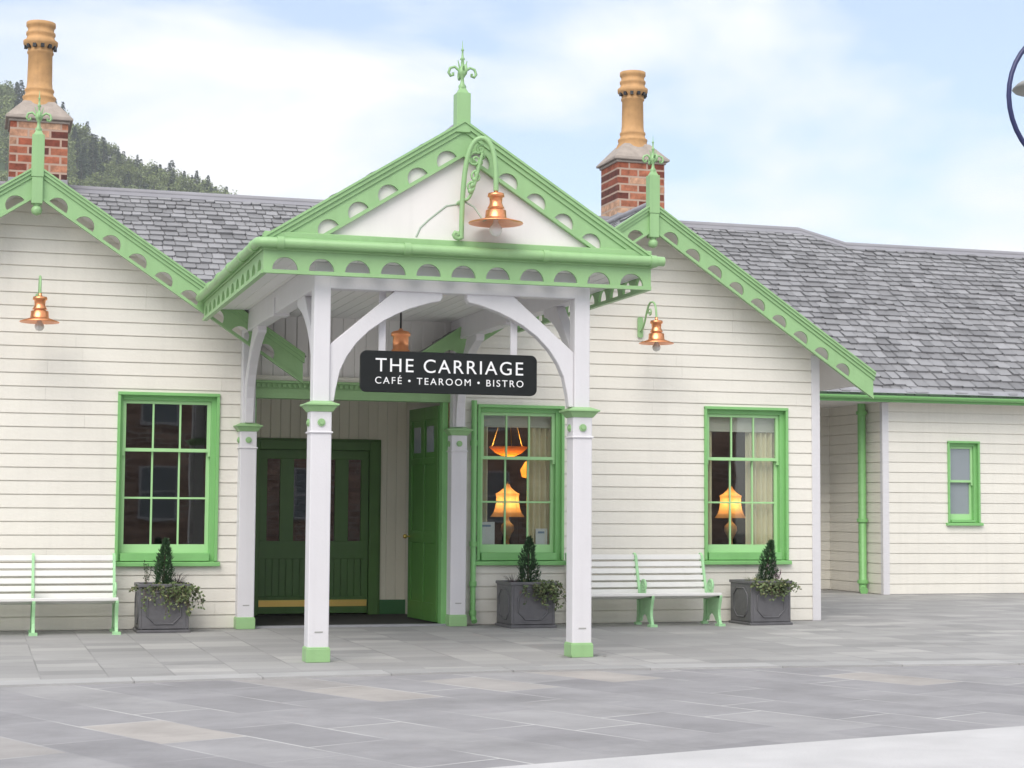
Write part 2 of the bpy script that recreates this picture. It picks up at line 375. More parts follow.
def siding(name, o, u, n, srange, z0, z1, step, holes=(), m='cream_paint', lip=.018, groove=.013, backing=True, zoff=0):
    """real horizontal boards with open grooves; srange(z)->(s0,s1); holes (s0,s1,z0,z1); n points out"""
    mb = MB(); o = Vector(o)
    P = lambda s, z, d: o + u*s + Z*z + n*d
    z = z0 + zoff; jr = random.Random(name+str(o.x)+str(n.x)); joints = []
    def cuts(za, zb):
        zz = sorted({za, zb} | {h for hl in holes for h in hl[2:4] if za < h < zb})
        return list(zip(zz[:-1], zz[1:]))
    def spans(zm, za, zb):
        hs = sorted((h[0], h[1]) for h in holes if h[2] <= zm <= h[3])
        a0, a1 = srange(za); b0, b1 = srange(zb)
        L, segs = None, []
        edges = [(a0, b0)] + [e for h in hs for e in ((h[0], h[0]), (h[1], h[1]))] + [(a1, b1)]
        for i in range(0, len(edges), 2):
            e0, e1 = edges[i], edges[i+1]
            if e1[0]-e0[0] > .002 or e1[1]-e0[1] > .002:
                for j in joints:
                    if max(e0)+.3 < j < min(e1)-.3: segs.append((e0, (j-.0007, j-.0007))); e0 = (j+.0007, j+.0007)
                segs.append((e0, e1))
        return segs
    while z < z1-1e-4:
        zt = min(z+step, z1); q0, q1 = srange(z); joints = []; q = q0+jr.uniform(2.5, 6)
        while q < q1: joints.append(q); q += jr.uniform(7, 12)
        for za, zb in cuts(z, zt):
            for (l0, l1), (r0, r1) in spans((za+zb)/2, za, zb):
                if backing: mb.quad(P(l0,za,0), P(r0,za,0), P(r1,zb,0), P(l1,zb,0))
                g = za + (groove if za == z else 0)
                if g >= zb: continue
                t = (g-za)/(zb-za); gl, gr = l0+(l1-l0)*t, r0+(r1-r0)*t
                la, lb_ = lip-.006*(g-z)/step, lip-.006*(zb-z)/step
                mb.add([P(gl,g,la),P(gr,g,la),P(r1,zb,lb_),P(l1,zb,lb_),P(gl,g,0),P(gr,g,0),P(r1,zb,0),P(l1,zb,0)],
                       [(0,1,2,3),(4,5,1,0),(3,2,6,7),(0,3,7,4),(1,5,6,2)])
        z = zt
    return mb.build(name, m, B)

WZ0, WZ1 = .70, 2.71
WIN = [(1.538, 2.68), (5.835, 6.925), (8.826, 9.965)]   # facade windows (x0,x1)
def gable_range(c, lim):
    def f(z):
        h = (APZ-.13-z)/SL
        a, b = c-min(HALF, h), c+min(HALF, h)
        return a, b
    return f
def holes_of(c): return [(x0+.012, x1-.012, WZ0+.02, WZ1-.012-(.045 if 5 < x0 < 6 else 0)) for x0, x1 in WIN if abs((x0+x1)/2-c) < 2.5]
for c in GX:
    siding('gable_wall', (0,0,0), X, -Y, gable_range(c, None), -.003, APZ-.15, STEP, holes_of(c))
siding('side_wall', (GX[0]-HALF,0,0), Y, -X, lambda z: (.0, 8), -.003, 3.5, STEP)
siding('side_wall', (GX[1]+HALF,0,0), Y, X, lambda z: (.0, 8), -.003, 3.4, STEP)
# white corner boards
for x in (GX[1]+HALF-.108, GX[0]-HALF-.02):
    mb = MB(); mb.box(x, x+(.115 if x > 5 else .17), -.035, .10, .0, 3.42); mb.build('corner_board', 'white_paint', B, bevel=.004)

# entrance between the gables
EX0, EX1 = GX[0]+HALF, GX[1]-HALF
mb = MB(); mb.box(EX0-.6, EX1+.6, .03, .10, 2.955, 3.82); mb.build('entrance_wall', 'plank_white', B)
mb = MB(); mb.box(EX0, EX1, -.03, .11, 2.90, 2.953); mb.box(EX0, EX1, -.045, .05, 2.945, 2.958)
mb.build('frieze', 'cream_paint', B, bevel=.004)
mb = MB(); mb.box(EX0, EX1, -.055, .12, 2.69, 2.80); mb.box(EX0, EX1, -.035, .12, 2.80, 2.87); mb.box(EX0, EX1, -.075, .12, 2.87, 2.898)
x = EX0+.02
while x < EX1-.05:
    mb.box(x, x+.032, -.058, -.03, 2.822, 2.862); x += .062
mb.build('lintel', 'green_light', B)
for x in (EX0+.02, EX1-.09):
    mb = MB(); mb.box(x, x+.07, -.02, .14, 0, 2.69); mb.build('door_jamb', 'green_window', B, bevel=.004)
# lobby: back wall with double door, side walls, ceiling
LY = 2.2
DX0, DX1, DZ = 3.38, 5.09, 2.28
mb = MB(); mb.box(DX1-.01, EX1+.1, LY, LY+.08, .20, 2.9); mb.box(EX0, DX0+.01, LY, LY+.08, .0, 2.9); mb.box(DX0+.01, DX1-.01, LY, LY+.08, DZ-.02, 2.9)
mb.build('lobby_wall', 'plank_cream', B)
mb = MB(); mb.box(DX1, EX1, LY-.02, LY+.08, .0, .2); mb.build('skirting', 'green_dark', B, bevel=.004)
mb = MB(); mb.box(EX1-.005, EX1+.06, .13, LY, 0, 2.9); mb.build('lobby_side_wall', 'cream_paint', B)
mb = MB(); mb.box(EX0-.06, EX0+.005, .13, LY, 0, 2.9); mb.build('lobby_side_wall', 'cream_paint', B)
mb = MB(); mb.box(EX0-.05, EX1+.05, .105, LY+.08, 2.905, 2.95); mb.build('lobby_ceiling', 'plank_white', B)
mb = MB(); mb.box(EX0, EX1, .05, LY, -.004, .012); mb.build('doormat', 'doormat', B)
mb = MB(); mb.box(EX0, EX1, -.07, .05, -.004, .022); mb.build('threshold', 'lead', B, bevel=.004)
mb = MB()
mb.box(DX0, DX0+.13, LY-.06, LY+.05, .0, DZ); mb.box(DX1-.13, DX1, LY-.06, LY+.05, .0, DZ); mb.box(DX0+.13, DX1-.13, LY-.06, LY+.05, DZ-.12, DZ)
mb.box(DX0-.03, DX0, LY-.03, LY+.05, 0, DZ+.03); mb.box(DX1, DX1+.03, LY-.03, LY, 0, DZ+.03); mb.box(DX0, DX1, LY-.03, LY, DZ, DZ+.03)
mb.build('door_frame', 'green_door', B, bevel=.006)
LW = (DX1-DX0-.26)/2
for k in range(2):
    x0 = DX0+.13+k*LW+.003; x1 = x0+LW-.006
    y = LY-.01
    mb = MB()
    gx = [(x0+.10, x0+.10+.17), (x1-.27, x1-.10)]
    z0, z1 = .03, DZ-.123
    gz0, gz1 = .97, 2.04
    pz0, pz1 = .25, .74
    for a, b in ((x0, gx[0][0]), (gx[0][1], gx[1][0]), (gx[1][1], x1)): mb.box(a, b, y, y+.045, gz0, gz1)
    mb.box(x0, x1, y, y+.045, gz1, z1); mb.box(x0, x1, y, y+.045, pz1, gz0); mb.box(x0, x1, y, y+.045, z0, pz0)
    mb.box(x0, x0+.09, y, y+.045, pz0, pz1); mb.box(x1-.09, x1, y, y+.045, pz0, pz1)
    q = x0+.09; w = (x1-x0-.18)/6
    for i in range(6): mb.box(q+i*w+.005, q+(i+1)*w-.005, y+.014, y+.04, pz0, pz1)
    mb.box(q, q+6*w, y+.028, y+.04, pz0, pz1)
    d = mb.build('door', 'green_door', B, bevel=.003); d['label'] = 'dark green half-glazed inner door leaf'
    mg = MB()
    for a, b in gx: mg.box(a, b, y+.02, y+.028, gz0, gz1)
    mg.build('glass_panel', 'window_glass', d)
    mk = MB(); mk.box(x0+.01, x1-.01, y-.008, y, .12, .205); mk.build('kick_strip', 'brass', d)
    mh = MB(); hx = x1-.05 if k == 0 else x0+.05
    mh.tube([(hx, y, 1.02), (hx, y-.05, 1.02), (hx, y-.05, 1.2), (hx, y, 1.2)], .01, 8); mh.build('handle', 'brass', d)
# room behind the inner doors (dim, with a little brick)
mb = MB(); mb.box(EX0-.2, EX1+.2, 5.2, 5.25, 0, 2.9); mb.build('interior_wall', 'brick_inside', B)
mb = MB(); mb.box(EX0-.2, EX1+.2, 2.3, 5.2, 2.9, 2.94); mb.box(EX0-.22, EX0-.2, 2.3, 5.2, 0, 2.9); mb.box(EX1+.2, EX1+.22, 2.3, 5.2, 0, 2.9); mb.build('interior_wall', 'interior_dark', B)

# outer door folded open against the right-hand side
def outer_door():
    a = Vector((EX1-.085, .13, 0)); b = Vector((5.30, 1.24, 0)); d = (b-a).normalized(); n = Vector((d.y, -d.x, 0)); W = (b-a).length
    if n.x > 0: n = -n
    mb = MB()
    P = lambda s0, s1, z0, z1, t0, t1: mb.prism([(s0,z0),(s1,z0),(s1,z1),(s0,z1)], a+n*t0, d, Z, n, t1-t0)
    P(0, W, .03, 2.66, -.02, .012)
    for s0, s1 in ((0,.11),(W/2-.05,W/2+.05),(W-.11,W)): P(s0, s1, .03, 2.66, .012, .028)
    for z0, z1 in ((.03,.25),(.98,1.12),(1.95,2.03),(2.50,2.66)): 
        for s0, s1 in ((.11,W/2-.05),(W/2+.05,W-.11)): P(s0, s1, z0, z1, .012, .028)
    o = mb.build('outer_door', 'green_leaf', B, bevel=.003)
    for s0, s1 in ((.18,W/2-.12),(W/2+.12,W-.18)):
        m2 = MB(); m2.prism([(s0,2.10),(s1,2.10),(s1,2.42),(s0,2.42)], a+n*.013, d, Z, n, .006); m2.build('glass_panel', 'frosted_glass', o)
    m3 = MB(); c = a+d*(W-.06)+n*.028
    m3.tube([c+Z*1.05, c+n*.05+Z*1.05], .012); m3.lathe([(0,-.03),(.022,-.02),(.03,0),(.022,.02),(0,.03)], c+n*.06+Z*1.05, 12); m3.build('doorknob', 'brass', o)
outer_door()

# ------------------------------------------------------------------ sash windows
def sash_window(x0, x1, z0, z1, yf=0., cols=3, rows=(1, 2), frame='green_window', sash='green_sash', sill_up=.25, glassm='window_glass', dx=.05, nsill=.04):
    mb = MB(); F = .05
    e = .022
    # thin architrave proud of the boards + deep reveal
    mb.box(x0-.012, x0+e, yf-.045, yf+.02, z0+.06, z1); mb.box(x1-e, x1+.012, yf-.045, yf+.02, z0+.06, z1); mb.box(x0-.012, x1+.012, yf-.052, yf+.02, z1-e, z1+.014)
    mb.box(x0, x0+F, yf+.021, yf+.16, z0+.06, z1-.002); mb.box(x1-F-.03, x1, yf+.021, yf+.16, z0+.06, z1-.002); mb.box(x0+F, x1-F-.03, yf+.021, yf+.16, z1-.075, z1-.002)
    mb.box(x0+F, x1-F-.03, yf-.03, yf+.16, z0+.06, z0+sill_up-.10)
    w = mb.build('window', frame, B, bevel=.003)
    ms = MB(); ms.prism([(-.075,0),(.15,0),(.15,.075),(-.075,.045)], (x0-nsill, yf, z0), Y, Z, X, x1-x0+2*nsill)
    ms.build('sill', frame, w, bevel=.004)
    gx0, gx1 = x0+F, x1-F-.03
    gz0, gz1 = z0+sill_up-.10, z1-.075
    tot = sum(rows); mz = gz1 - (gz1-gz0-.1)*rows[0]/tot - .02
    def sash_mb(za, zb, y, nrow, bot):
        s = MB(); st = .042
        s.box(gx0, gx0+st, y, y+.04, za, zb); s.box(gx1-st, gx1, y, y+.04, za, zb)
        s.box(gx0+st, gx1-st, y, y+.04, zb-.04, zb); s.box(gx0+st, gx1-st, y, y+.04, za, za+bot)
        a, b, c, d = gx0+st, gx1-st, za+bot, zb-.04
        for i in range(1, cols):
            xx = a+(b-a)*i/cols; s.box(xx-.011, xx+.011, y+.006, y+.034, c, d)
        for i in range(1, nrow):
            zz = c+(d-c)*i/nrow
            for j in range(cols):
                xa = a+(b-a)*j/cols + (.011 if j else 0); xb = a+(b-a)*(j+1)/cols - (.011 if j < cols-1 else 0)
                s.box(xa, xb, y+.007, y+.033, zz-.011, zz+.011)
        # horns
        return s, (a, b, c, d)
    for za, zb, y, nr, bot in ((mz-.02, gz1, yf+.055, rows[0], .04), (gz0, mz+.02, yf+.098, rows[1], .10)):
        s, (a, b, c, d) = sash_mb(za, zb, y, nr, bot)
        if za > gz0+.01:
            for xx in (gx0, gx1-.03): s.prism([(0,0),(.03,0),(.03,.05),(0,.05)], (xx, y, za-.05), X, Z, Y, .036)
        s.build('sash', sash, w, bevel=.002)
        g = MB(); g.box(a-.003, b+.003, y+.018, y+.022, c-.003, d+.003); g.build('pane', glassm, w)
    return w
for x0, x1 in WIN:
    sash_window(x0, x1, WZ0+.02, WZ1 - (.045 if 5 < x0 < 6 else 0))
# dark rooms
for c in GX:
    mb = MB(); a, b = c-HALF+.03, c+HALF-.03
    mb.box(a, b, 3.4, 3.45, .0, 2.9); mb.box(a, a+.03, .2, 3.4, 0, 2.9); mb.box(b-.03, b, .2, 3.4, 0, 2.9)
    mb.box(a, b, .2, 3.4, 2.9, 2.95); mb.box(a, b, .2, 3.4, .0, .03)
    mb.build('interior_wall', 'interior_dark', B)

# ------------------------------------------------------------------ fretwork
def fret(mb, L, h, r, pitch, rail, s0, s1, o, u, v, n, th=.03, nseg=14, t0=0., mit=0., end=None):
    """board (t from t0 to t0+h) with half-round openings standing on a bottom rail; mit = tan of the mitre at s=0"""
    o = Vector(o)
    P = lambda s_, t, d: o + u*s_ + v*t + n*d
    end = end or (lambda t: L-t*mit)
    k = max(1, int(round((s1-s0)/pitch))); pit = (s1-s0)/k
    pr = [(-(t0+rail)*mit, rail, -(t0+h)*mit)]          # (s at bottom, bottom t, s at top)
    if s0 > pr[0][0]+.01: pr.append((s0, rail, s0))
    for i in range(k):
        c = s0+(i+.5)*pit
        pr.append((c-r-.0005, rail, c-r-.0005))
        pr += [(c-r*math.cos(math.pi*j/nseg), rail+.0005+r*math.sin(math.pi*j/nseg), c-r*math.cos(math.pi*j/nseg)) for j in range(nseg+1)]
        pr.append((c+r+.0005, rail, c+r+.0005))
    pr.append((end(t0+rail), rail, end(t0+h)))
    m = len(pr); vs = []
    for sb, tb, st in pr: vs += [P(sb, t0+tb, 0), P(st, t0+h, 0), P(sb, t0+tb, th), P(st, t0+h, th)]
    fs = []
    for i in range(m-1):
        a, b = 4*i, 4*i+4
        fs += [(a, b, b+1, a+1), (a+2, a+3, b+3, b+2), (a, a+2, b+2, b)]
    fs += [(0, 1, 3, 2), (4*m-4, 4*m-2, 4*m-1, 4*m-3)]
    mb.add(vs, fs)
    mb.prism([(-t0*mit, t0), (end(t0), t0), (end(t0+rail), t0+rail), (-(t0+rail)*mit, t0+rail)], o-n*.014, u, v, n, th+.02)

def bargeboard(cx, apz, slope, run, y, vert, side, mold=.09, r=.105, pitch=.335, s_start=.25, s_end=.2, tail=.0, level=None):
    """side=-1 left, +1 right; (s, t) run from the apex down the slope, t negative below the top edge"""
    th = math.atan(slope); u = Vector((side*math.cos(th), 0, -math.sin(th))); v = Vector((side*math.sin(th), 0, math.cos(th)))
    L = run/math.cos(th); perp = vert*math.cos(th); n = Y; mit = math.tan(th)
    mb = MB(); o = Vector((cx, y, apz))
    # the low end is cut plumb, or level where it lands on the eaves
    end = (lambda t: L-t*mit) if level is None else (lambda t: (apz-level+t*math.cos(th))/math.sin(th))
    fret(mb, L, perp-mold+.01, r, pitch, .032, s_start, L-s_end, o, u, v, n, .03, t0=-perp, mit=mit, end=end)
    for ta, tb, f, d in ((-mold, -mold*.58, .016, .046), (-mold*.58, -mold*.22, .036, .08), (-mold*.22, 0, .05, .11)):
        mb.prism([(-ta*mit, ta), (end(ta)+.02, ta), (end(tb)+.02, tb), (-tb*mit, tb)], o-n*f, u, v, n, d)
    return mb
for c in GX:
    for side in (-1, 1):
        b = bargeboard(c, APZ, SL, 3.03, -.45, .355, side, r=.112, pitch=.345, s_start=.27, s_end=.18)
        b.build('bargeboard', 'green_light', B)
    # soffit boards behind the bargeboard
    for side in (-1, 1):
        mb = MB(); th = math.atan(SL); u = Vector((side*math.cos(th), 0, -math.sin(th))); v = Vector((side*math.sin(th), 0, math.cos(th)))
        mb.prism([(0,0),(3.04/math.cos(th),0),(3.04/math.cos(th),.02),(0,.02)], Vector((c, -.415, APZ-.155)), u, v, Y, 8.4)
        mb.build('soffit', 'white_board', B)

def finial(cx, y, z, k=1.0, post_h=.36, post_w=.135, down=.0, gm='green_light'):
    mb = MB(); w = post_w/2
    mb.box(cx-w, cx+w, y-w, y+w, z-.12, z+post_h); mb.frustum((cx,y), post_w*.8, post_w*.8, z+post_h, .05, .05, z+post_h+.06)
    if down:
        mb.box(cx-w*.9, cx+w*.9, y-w*.9, y+w*.9, z-down, z-.12)
        mb.lathe([(.001,-.13),(.05,-.11),(.062,-.07),(.05,-.035),(.03,-.02),(.05,-.005),(.05,.0)], (cx,y,z-down), 12)
    f = mb.build('finial', gm, B, bevel=.004)
    t = z+post_h+.05
    m2 = MB()
    m2.lathe([(.035,0),(.04,.02),(.02,.05),(.016,.1),(.035,.13),(.045,.16),(.03,.19),(.014,.22),(.012,.27),(.026,.285),(.012,.30),(.008,.36),(.018,.37),(.006,.385),(.002,.44*k+.02)], (cx,y,t), 10)
    for ax in (X, -X, Y, -Y):
        c0 = Vector((cx,y,t))
        p = [c0+Z*.10, c0+ax*.03+Z*.17, c0+ax*.075+Z*.205, c0+ax*.12+Z*.19, c0+ax*.135+Z*.145, c0+ax*.115+Z*.115, c0+ax*.09+Z*.125, c0+ax*.093+Z*.148]
        m2.tube(p, .014, 6)
        m2.tube([c0+Z*.14, c0+ax*.03+Z*.21, c0+ax*.045+Z*.27], .012, 6, taper=.004)
    m2.build('ironwork', gm, f)
for c in GX: finial(c, -.44, APZ-.02, post_h=.36, down=.42)

# gable roofs
def slates(mb, o, u, v, W, H, sw=.27, gauge=.2, th=.018, trim=None, seed=1, gauge_top=None):
    """slates laid in courses, each a thin wedge; courses diminish towards the ridge"""
    rnd = random.Random(seed); n = u.cross(v); o = Vector(o)
    if n.z < 0: n = -n
    zc = 0.; g0, g1 = gauge, gauge_top or gauge
    while zc < H-.03:
        g = g0+(g1-g0)*zc/H; sg = sw*(.75+.25*g/g0)
        s_ = -rnd.random()*sg
        while s_ < W:
            w = sg*rnd.uniform(.62, 1.3)
            a, b = max(0, s_), min(W, s_+w-.012)
            s_ += w
            if b-a < .02: continue
            z0 = zc + rnd.gauss(0, .012); z1 = min(zc+g+.08, H)
            if trim and not trim((a+b)/2, zc+g*.6): continue
            l0, l1 = th+rnd.uniform(-.008,.014), .004
            P = lambda q, zz, d: o+u*q+v*zz+n*d
            j = rnd.gauss(0, .008); c1, c2 = rnd.uniform(0,.03), rnd.uniform(0,.03)
            if b-a < .1: c1 = c2 = 0
            lb = l0+rnd.uniform(-.005,.005)
            T = [P(a,z0+c1,l0),P(a+c1,z0,l0),P(b-c2,z0+j,lb),P(b,z0+j+c2,lb),P(b,z1,l1),P(a,z1,l1)]
            D = [P(a,z0+c1,0),P(a+c1,z0,0),P(b-c2,z0+j,0),P(b,z0+j+c2,0)]
            mb.add(T+D, [(0,1,2,3,4,5),(6,7,1,0),(7,8,2,1),(8,9,3,2)])
        zc += g
for c in GX:
    for side in (-1, 1):
        th = math.atan(SL); vd = Vector((-side*math.cos(th), 0, math.sin(th)))
        o = Vector((c+side*3.06, -.46, APZ-SL*3.06-.028))
        mb = MB(); W, H = 9.3, 3.06/math.cos(th)
        n = Vector((side*math.sin(th), 0, math.cos(th)))
        mb.prism([(0,0),(W,0),(W,H),(0,H)], o-n*.045, Y, vd, n, .04)
        slates(mb, o, Y, vd, W, H, seed=3+side)
        mb.build('gable_roof', 'slate', B)
    mb = MB(); mb.tube([(c,-.36,APZ-.01),(c,8.2,APZ-.01)], .05, 8); mb.build('ridge_cap', 'ridge_lead', B)

# main roof
EY, EZ, RS = 5.7, 3.37, .717
RY, RZ = 10.65, 6.92
XA, XB, XC, XE, XH = -5., 15.4, 16.2, 27., 27.
th = math.atan(RS); vd = Vector((0, math.cos(th), math.sin(th))); nn = Vector((0, -math.sin(th), math.cos(th)))
H1 = (RY-EY)/math.cos(th); H2 = (10.2-EY)/math.cos(th)
poly = [(0,0),(XE-XA,0),(XE-XA,H2),(XC-XA,H2),(XB-XA,H1),(0,H1)]
mb = MB(); mb.prism(poly, Vector((XA,EY,EZ))-nn*.065, X, vd, nn, .06)
def trim(s, h):
    x = XA+s
    if x > XC: return h < H2-.05
    if x > XB: return h < H1-(H1-H2)*(x-XB)/(XC-XB)-.05
    return h < H1-.05
slates(mb, (XA,EY,EZ), X, vd, XE-XA, H1, sw=.23, gauge=.245, gauge_top=.155, th=.042, trim=trim, seed=11)
# rear slopes
mb.quad((XA,RY,RZ),(XB,RY,RZ),(XB,15.6,EZ),(XA,15.6,EZ)); mb.quad((XC,10.2,6.6),(XE,10.2,6.6),(XE,14.7,EZ),(XC,14.7,EZ)); mb.add([(XB,RY,RZ),(XC,10.2,6.6),(XC,14.7,EZ),(XB,15.6,EZ)], [(0,1,2,3)])
roof = mb.build('roof', 'slate', B)
mb = MB(); mb.tube([(XA,RY,RZ+.02),(XB,RY,RZ+.02),(XC,10.2,6.62),(XE,10.2,6.62)], .06, 8)
for a, b in (((XA,RY,RZ),(XB,RY,RZ)),((XB,RY,RZ),(XC,10.2,6.6)),((XC,10.2,6.6),(XE,10.2,6.6))):
    a, b = Vector(a), Vector(b); d = (b-a)
    mb.prism([(0,-.17),(1,-.17),(1,.0),(0,.0)], a+nn*.022, d, vd, nn, .012)
mb.build('ridge_cap', 'ridge_lead', roof)
# lead strip and gutter along the main eave
mb = MB(); mb.prism([(0,-.02),(XE-10.5,-.02),(XE-10.5,.12),(0,.12)], Vector((10.5,EY,EZ))+nn*.03, X, vd, nn, .012); mb.build('eaves_flashing', 'lead', roof)
def gutter_prof(r): return [(r*math.cos(R(a)), r*math.sin(R(a))) for a in range(180, 361, 20)] + [(r*.86*math.cos(R(a)), r*.86*math.sin(R(a))) for a in range(360, 179, -20)]
mb = MB(); mb.prism(gutter_prof(.06), (10.46,EY-.05,EZ-.03), Y, Z, X, XE-10.46); mb.box(10.46, XE, EY+.02, EY+.05, EZ-.13, EZ-.02)
mb.build('gutter', 'green_window', B)
# wing walls
WY = 6.1; WX = 14.72
WW = (15.96, 16.56, 1.17, 2.61)
siding('wing_wall', (0,WY,0), X, -Y, lambda z: (WX, XE), .0, 3.26, .172, [(WW[0]+.01,WW[1]-.01,WW[2]+.05,WW[3]-.01)])
siding('wing_wall', (WX,0,0), Y, -X, lambda z: (WY, 8.1), .0, 3.26, .172)
siding('recess_wall', (0,8.05,0), X, -Y, lambda z: (10.42, WX), .0, 3.26, .172)
mb = MB(); mb.box(10.44, XE, EY+.05, 8.1, 3.26, 3.285); mb.build('soffit', 'white_board', B)
mb = MB(); mb.box(WX-.022, WX+.10, WY-.024, WY+.06, 0, 3.255); mb.build('corner_board', 'white_paint', B, bevel=.004)
mb = MB(); mb.box(WX+.12, XE, WY-.012, WY-.001, -.01, .03); mb.build('plinth', 'kerb_stone', B)
wv = sash_window(WW[0], WW[1], WW[2], WW[3], yf=WY, cols=1, rows=(1, 1), glassm='frosted_glass', sill_up=.20, nsill=.05)
mb = MB(); mb.box(XA+.5, 10.4, 8.0, 8.1, 0, 3.3); mb.box(XA+.5, XA+.6, 6, 15.2, 0, 3.3); mb.box(XE-.6, XE-.5, 6.2, 14.5, 0, 3.3); mb.box(XA+.5, XE-.5, 14.5, 14.6, 0, 3.3)
mb.add([(XA+.5,6,3.3),(XA+.5,15.2,3.3),(XA+.5,RY,RZ-.3)], [(0,1,2)]); mb.add([(XE-.5,6.2,3.3),(XE-.5,14.5,3.3),(XE-.5,10.2,6.3)], [(0,1,2)])
mb.build('rear_wall', 'cream_paint', B)
# downpipe of the wing
def pipe(pts, r, clips, name='downpipe', m='green_window', shoe=None):
    mb = MB(); mb.tube(pts, r, 10)
    for c in clips: mb.lathe([(r*1.35,-.03),(r*1.35,.03)], c, 10)
    return mb.build(name, m, B)
px, py = 14.60, 6.62
pipe([(px,py,3.27),(px,py,.14),(px-.03,py-.06,.06),(px-.05,py-.14,.05)], .07, [(px,py,3.1),(px,py,1.25),(px,py,.2)])

# chimneys
def chimney(x0, x1, seed):
    y0, y1 = 10.2, 11.12; zt = 7.97
    mb = MB(); mb.box(x0, x1, y0, y1, 5.9, zt)
    c = mb.build('chimney', 'brick', B)
    mx, my = (x0+x1)/2, (y0+y1)/2
    m2 = MB(); m2.box(x0-.03, x1+.03, y0-.03, y1+.03, zt, zt+.05)
    m2.box(x0-.08, x1+.08, y0-.08, y1+.08, zt+.05, zt+.10)
    m2.frustum((mx,my), x1-x0+.14, y1-y0+.14, zt+.10, .52, .52, zt+.42); m2.build('chimney_cap', 'mortar_cap', c, bevel=.01)
    m3 = MB(); z = zt+.33; K = .94
    m3.lathe([(q_, h_*K) for q_, h_ in [(.33,0),(.32,.05),(.27,.16),(.285,.19),(.285,.22),(.25,.25),(.235,.30),(.25,.33),(.25,.36),(.222,.39),(.212,.5),(.205,1.02),(.225,1.04),(.225,1.07),(.215,1.09),(.215,1.13),(.29,1.20),(.295,1.27),(.25,1.30),(.23,1.36),(.25,1.39),(.25,1.43),(.222,1.46),(.225,1.52),(.25,1.55),(.25,1.62),(.2,1.63),(.19,1.4)]], (mx,my,z), 24, cap=False)
    p = m3.build('chimney_pot', 'terracotta', c)
    for i in range(12):
        a = 2*math.pi*i/12+.1; q = Vector((mx+.226*math.cos(a), my+.226*math.sin(a), z+1.145*K))
        if math.sin(a) > .1: continue
        d = Vector((math.cos(a), math.sin(a), 0)); m4 = MB(); m4.prism([(-.03,-.03),(.03,-.03),(.03,.035),(-.03,.035)], q, Z.cross(d), Z, d, .05)
        m4.build('vent_hole', 'black_metal', c)
    m5 = MB(); zf = 6.92
    m5.box(x0-.012, x1+.012, y0-.012, y0, 6.45, zf+.08); m5.box(x0-.012, x0, y0, y1, 6.5, zf+.06); m5.box(x1, x1+.012, y0, y1, 6.5, zf+.06); m5.build('flashing', 'lead', c)
chimney(11.43, 12.38, 1); chimney(.38, 1.34, 2)

# ------------------------------------------------------------------ porch
PX0, PX1, PY = 2.43, 6.19, -4.85
PC = 4.30; PSL = .634; PAZ = 5.055
LZ0, LZ1 = 3.525, 3.775
mb = MB(); fret(mb, PX1-PX0, LZ1-LZ0, .118, .342, .034, .03, PX1-PX0-.03, Vector((PX0,PY,LZ0)), X, Z, Y, .03); mb.build('lattice_fascia', 'green_light', B)
for x, n in ((PX0, X), (PX1, -X)):
    mb = MB(); fret(mb, 4.33, LZ1-LZ0, .118, .342, .034, .03, 4.30, Vector((x,PY+.032,LZ0)), Y, Z, n, .03); mb.build('lattice_fascia', 'green_light', B)
# gutters of the porch
gz = 3.80
def gut(pts, joints, r=.047):
    mb = MB(); mb.tube(pts, r, 12)
    for c, ax in joints: mb.tube([Vector(c)-ax*.03, Vector(c)+ax*.03], r+.009, 12)
    return mb
gx, gy = PX0-.055, PY-.058
g = gut([(gx,-.52,gz-.02),(gx,gy+.06,gz),(gx+.018,gy+.018,gz),(gx+.06,gy,gz),(PX1+.11,gy,gz)], [((x,gy,gz), X) for x in (PX0+.14,3.75,5.1,PX1+.0)] + [((gx,y,gz-.004), Y) for y in (PY+.22,-3.9,-3.1,-2.3,-1.5,-.8)])
g.build('gutter', 'green_light', B)
mb = MB(); mb.box(PX0-.012, PX1+.012, PY-.022, PY-.001, 3.735, 3.83); mb.build('fascia_moulding', 'green_light', B, bevel=.004)
mb = MB(); mb.box(PX0-.022, PX0-.001, PY, -.5, 3.735, 3.83); mb.build('fascia_moulding', 'green_light', B, bevel=.004)
g = gut([(PX1+.055,PY+.02,gz),(PX1+.055,-.52,gz-.02)], [((PX1+.055,y,gz-.004), Y) for y in (-3.6,-2.3,-1.)]); g.build('gutter', 'green_light', B)
# pediment
for side in (-1, 1):
    b = bargeboard(PC, PAZ, PSL, 1.96, PY-.0, .345, side, mold=.095, r=.105, pitch=.338, s_start=.18, s_end=1.96/math.cos(math.atan(PSL))-1.835, level=3.86)
    b.build('bargeboard', 'green_light', B)
mb = MB(); 
zb = 3.90; hw = (PAZ-.1-zb)/PSL
mb.prism([(PC-hw,zb),(PC+hw,zb),(PC,PAZ-.1)], (0,PY+.045,0), X, Z, Y, .04)
mb.build('pediment', 'white_board', B)
mb = MB(); mb.box(PX0+.0, PX1-.0, PY-.026, PY+.1, 3.832, 3.905); mb.build('pediment_base', 'green_light', B, bevel=.006)
finial(PC-.01, PY+.03, PAZ+.0, post_h=.26, post_w=.135, down=0)
